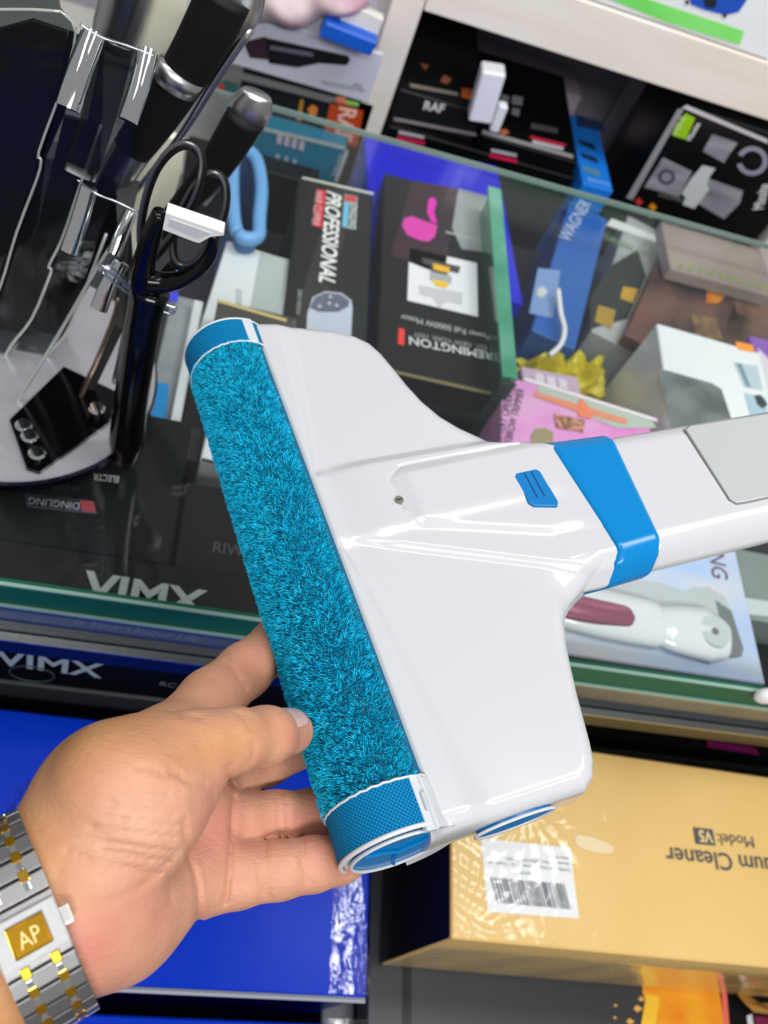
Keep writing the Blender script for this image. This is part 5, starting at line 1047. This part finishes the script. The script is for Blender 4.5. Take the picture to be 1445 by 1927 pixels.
# knives and tools
def knife(name, label, cat): 
    return empty(name, (0, 0, 0), label, cat)
def thing_at(name, p, label, cat): return empty(name, p, label, cat)
k1 = thing_at('kitchen_knife', aty(105, 850, .476), 'big kitchen knife, black handle with a steel band round its middle', 'knife')
mesh('handle', *ptube([(424, -10), (392, 60), (340, 150), (290, 225), (248, 282)], [52, 50, 44, 41, 36], .475, 20, 5, ((0, 1, 0), .6)), blackm, k1, smooth=True)
mesh('steel_band', *ptube([(343, 133), (326, 160)], [47.5, 46], .4735, 20, 2, ((0, 1, 0), .62)), steel2, k1, smooth=True)
mesh('end_cap', *ptube([(452, -40), (440, 5), (418, 36)], [50, 56, 54], .48, 20, 4, ((0, 1, 0), .5)), steel2, k1, smooth=True)
mesh('tang', *ptube([(472, 52), (412, 140), (342, 252), (276, 335), (246, 372)], [10, 9, 7, 6, 5], .478, 10, 4), steel2, k1, smooth=True)
mesh('bolster', *ptube([(255, 272), (225, 320), (198, 362), (188, 380)], [37, 34, 24, 8], .475, 20, 4, ((0, 1, 0), .55)), steel2, k1, smooth=True)
slab('blade', [(215, 330, .475), (262, 345, .475), (245, 420, .46), (250, 500, .44), (232, 620, .424), (160, 770, .416), (108, 858, .412), (98, 850, .412), (150, 735, .416), (212, 610, .424), (225, 480, .44)], .478, .002, smk, k1)
mesh('blade_edge', *ptube([(222, 560, .424), (209, 612, .421), (160, 728, .413), (101, 854, .409)], [3, 4.5, 5, 5], .476, 8, 3), pbr('bronze_edge', (150, 130, 112), .25, .9), k1, smooth=True)
k2 = thing_at('kitchen_knife', aty(330, 400, .47), 'kitchen knife behind the scissors, its plain black handle ending in a slanted steel cap', 'knife')
mesh('handle', *ptube([(462, 222), (432, 272), (392, 330), (345, 385), (300, 440)], [38, 36, 30, 24, 20], .50, 20, 4, ((0, 1, 0), .6)), blackm, k2, smooth=True)
mesh('end_cap', *ptube([(484, 176), (474, 200), (458, 230)], [28, 41, 39], .504, 20, 4, ((0, 1, 0), .55)), steel2, k2, smooth=True)
mesh('tang', *ptube([(490, 240), (440, 315), (385, 385)], [7, 5, 4], .507, 8, 3), steel2, k2, smooth=True)
k3 = thing_at('steel_tool', aty(215, 90, .45), 'steel tool handle standing up behind the clear stand at the top', 'tool')
mesh('steel_handle', *ptube([(262, -120), (242, -20), (222, 50), (212, 78), (206, 88)], [52, 48, 45, 40, 12], .52, 24, 5), steel2, k3, smooth=True)
c1 = mesh('cream_spatula', *ptube([(318, -60), (308, 0), (292, 60), (275, 120), (262, 180)], [38, 44, 38, 22, 16], .53, 20, 5, ((0, 1, 0), .35)), cream, smooth=True); tag(c1, 'cream coloured spatula head beside the steel handle at the top', 'kitchen tool')
c2 = mesh('cream_spoon', *ptube([(322, 250), (300, 300), (280, 360), (250, 430), (232, 480)], [26, 44, 46, 36, 22], .53, 20, 5, ((0, 1, 0), .35)), cream, smooth=True); tag(c2, 'cream coloured spoon behind the scissors ring', 'kitchen tool')
# scissors
sc = thing_at('scissors', aty(262, 560, .395), 'black handled kitchen scissors with grey metal outlines, hanging in the stand', 'scissors')
g1 = [(352, 272), (376, 288), (380, 325), (366, 375), (338, 425), (310, 462), (286, 488), (268, 480), (265, 430), (275, 372), (294, 320), (322, 284)]
g2 = [(404, 328), (424, 350), (422, 400), (400, 455), (366, 496), (338, 500), (326, 474), (330, 430), (348, 384), (374, 344)]
for g_, y in ((g1, .392), (g2, .398)):
    P = spline([aty(*p, y) for p in g_], 8, True); P.append(P[0]); mesh('finger_ring', *tube(P, rp(P[0], 8.5), 12, False, ((0, 1, 0), 1.5)), blackm, sc, smooth=True)
    P = spline([aty(p[0] + (p[0] - 335) * .0 - 3, p[1] - 4, y - .004) for p in g_], 8, True); P.append(P[0]); mesh('metal_outline', *tube(P, rp(P[0], 4.2), 8, False), pbr('gunmetal', (120, 120, 120), .3, .8), sc, smooth=True)
mesh('shank', *ptube([(262, 470), (252, 560), (236, 640), (215, 720)], [9, 10, 9, 5], .40, 12, 4), pbr('gunmetal', (120, 120, 120), .3, .8), sc, smooth=True)
mesh('shank', *ptube([(330, 495), (300, 530), (262, 600)], [10, 10, 8], .402, 12, 4), blackm, sc, smooth=True)
# Y peeler
pe = thing_at('y_peeler', aty(235, 866, .372), 'glossy black Y shaped peeler with a cream blade guard, upright in front of the stand', 'peeler')
mesh('stem', *ptube([(286, 548), (272, 600), (258, 680), (246, 760), (239, 830), (235, 866)], [34, 31, 31, 32, 33, 22], .372, 22, 6, ((0, 1, 0), .8)), blackg, pe, smooth=True)
mesh('fork', *ptube([(302, 400), (284, 445), (272, 490), (268, 530), (276, 575)], [15, 19, 22, 26, 30], .374, 18, 6), blackg, pe, smooth=True)
mesh('fork', *ptube([(404, 440), (398, 472), (378, 502), (346, 524), (310, 532), (280, 530)], [10, 12, 14, 16, 20, 24], .372, 18, 6), blackg, pe, smooth=True)
slab('blade_guard', [(312, 401), (420, 438), (421, 443), (395, 446), (376, 457), (368, 456), (306, 432)], .366, .008, pbr('guard_cream', (232, 232, 222), .25, coat=.5), pe)
slab('blade', [(320, 412), (398, 440), (372, 450), (316, 426)], .3655, .001, pbr('blade_grey', (196, 198, 200), .3), pe)
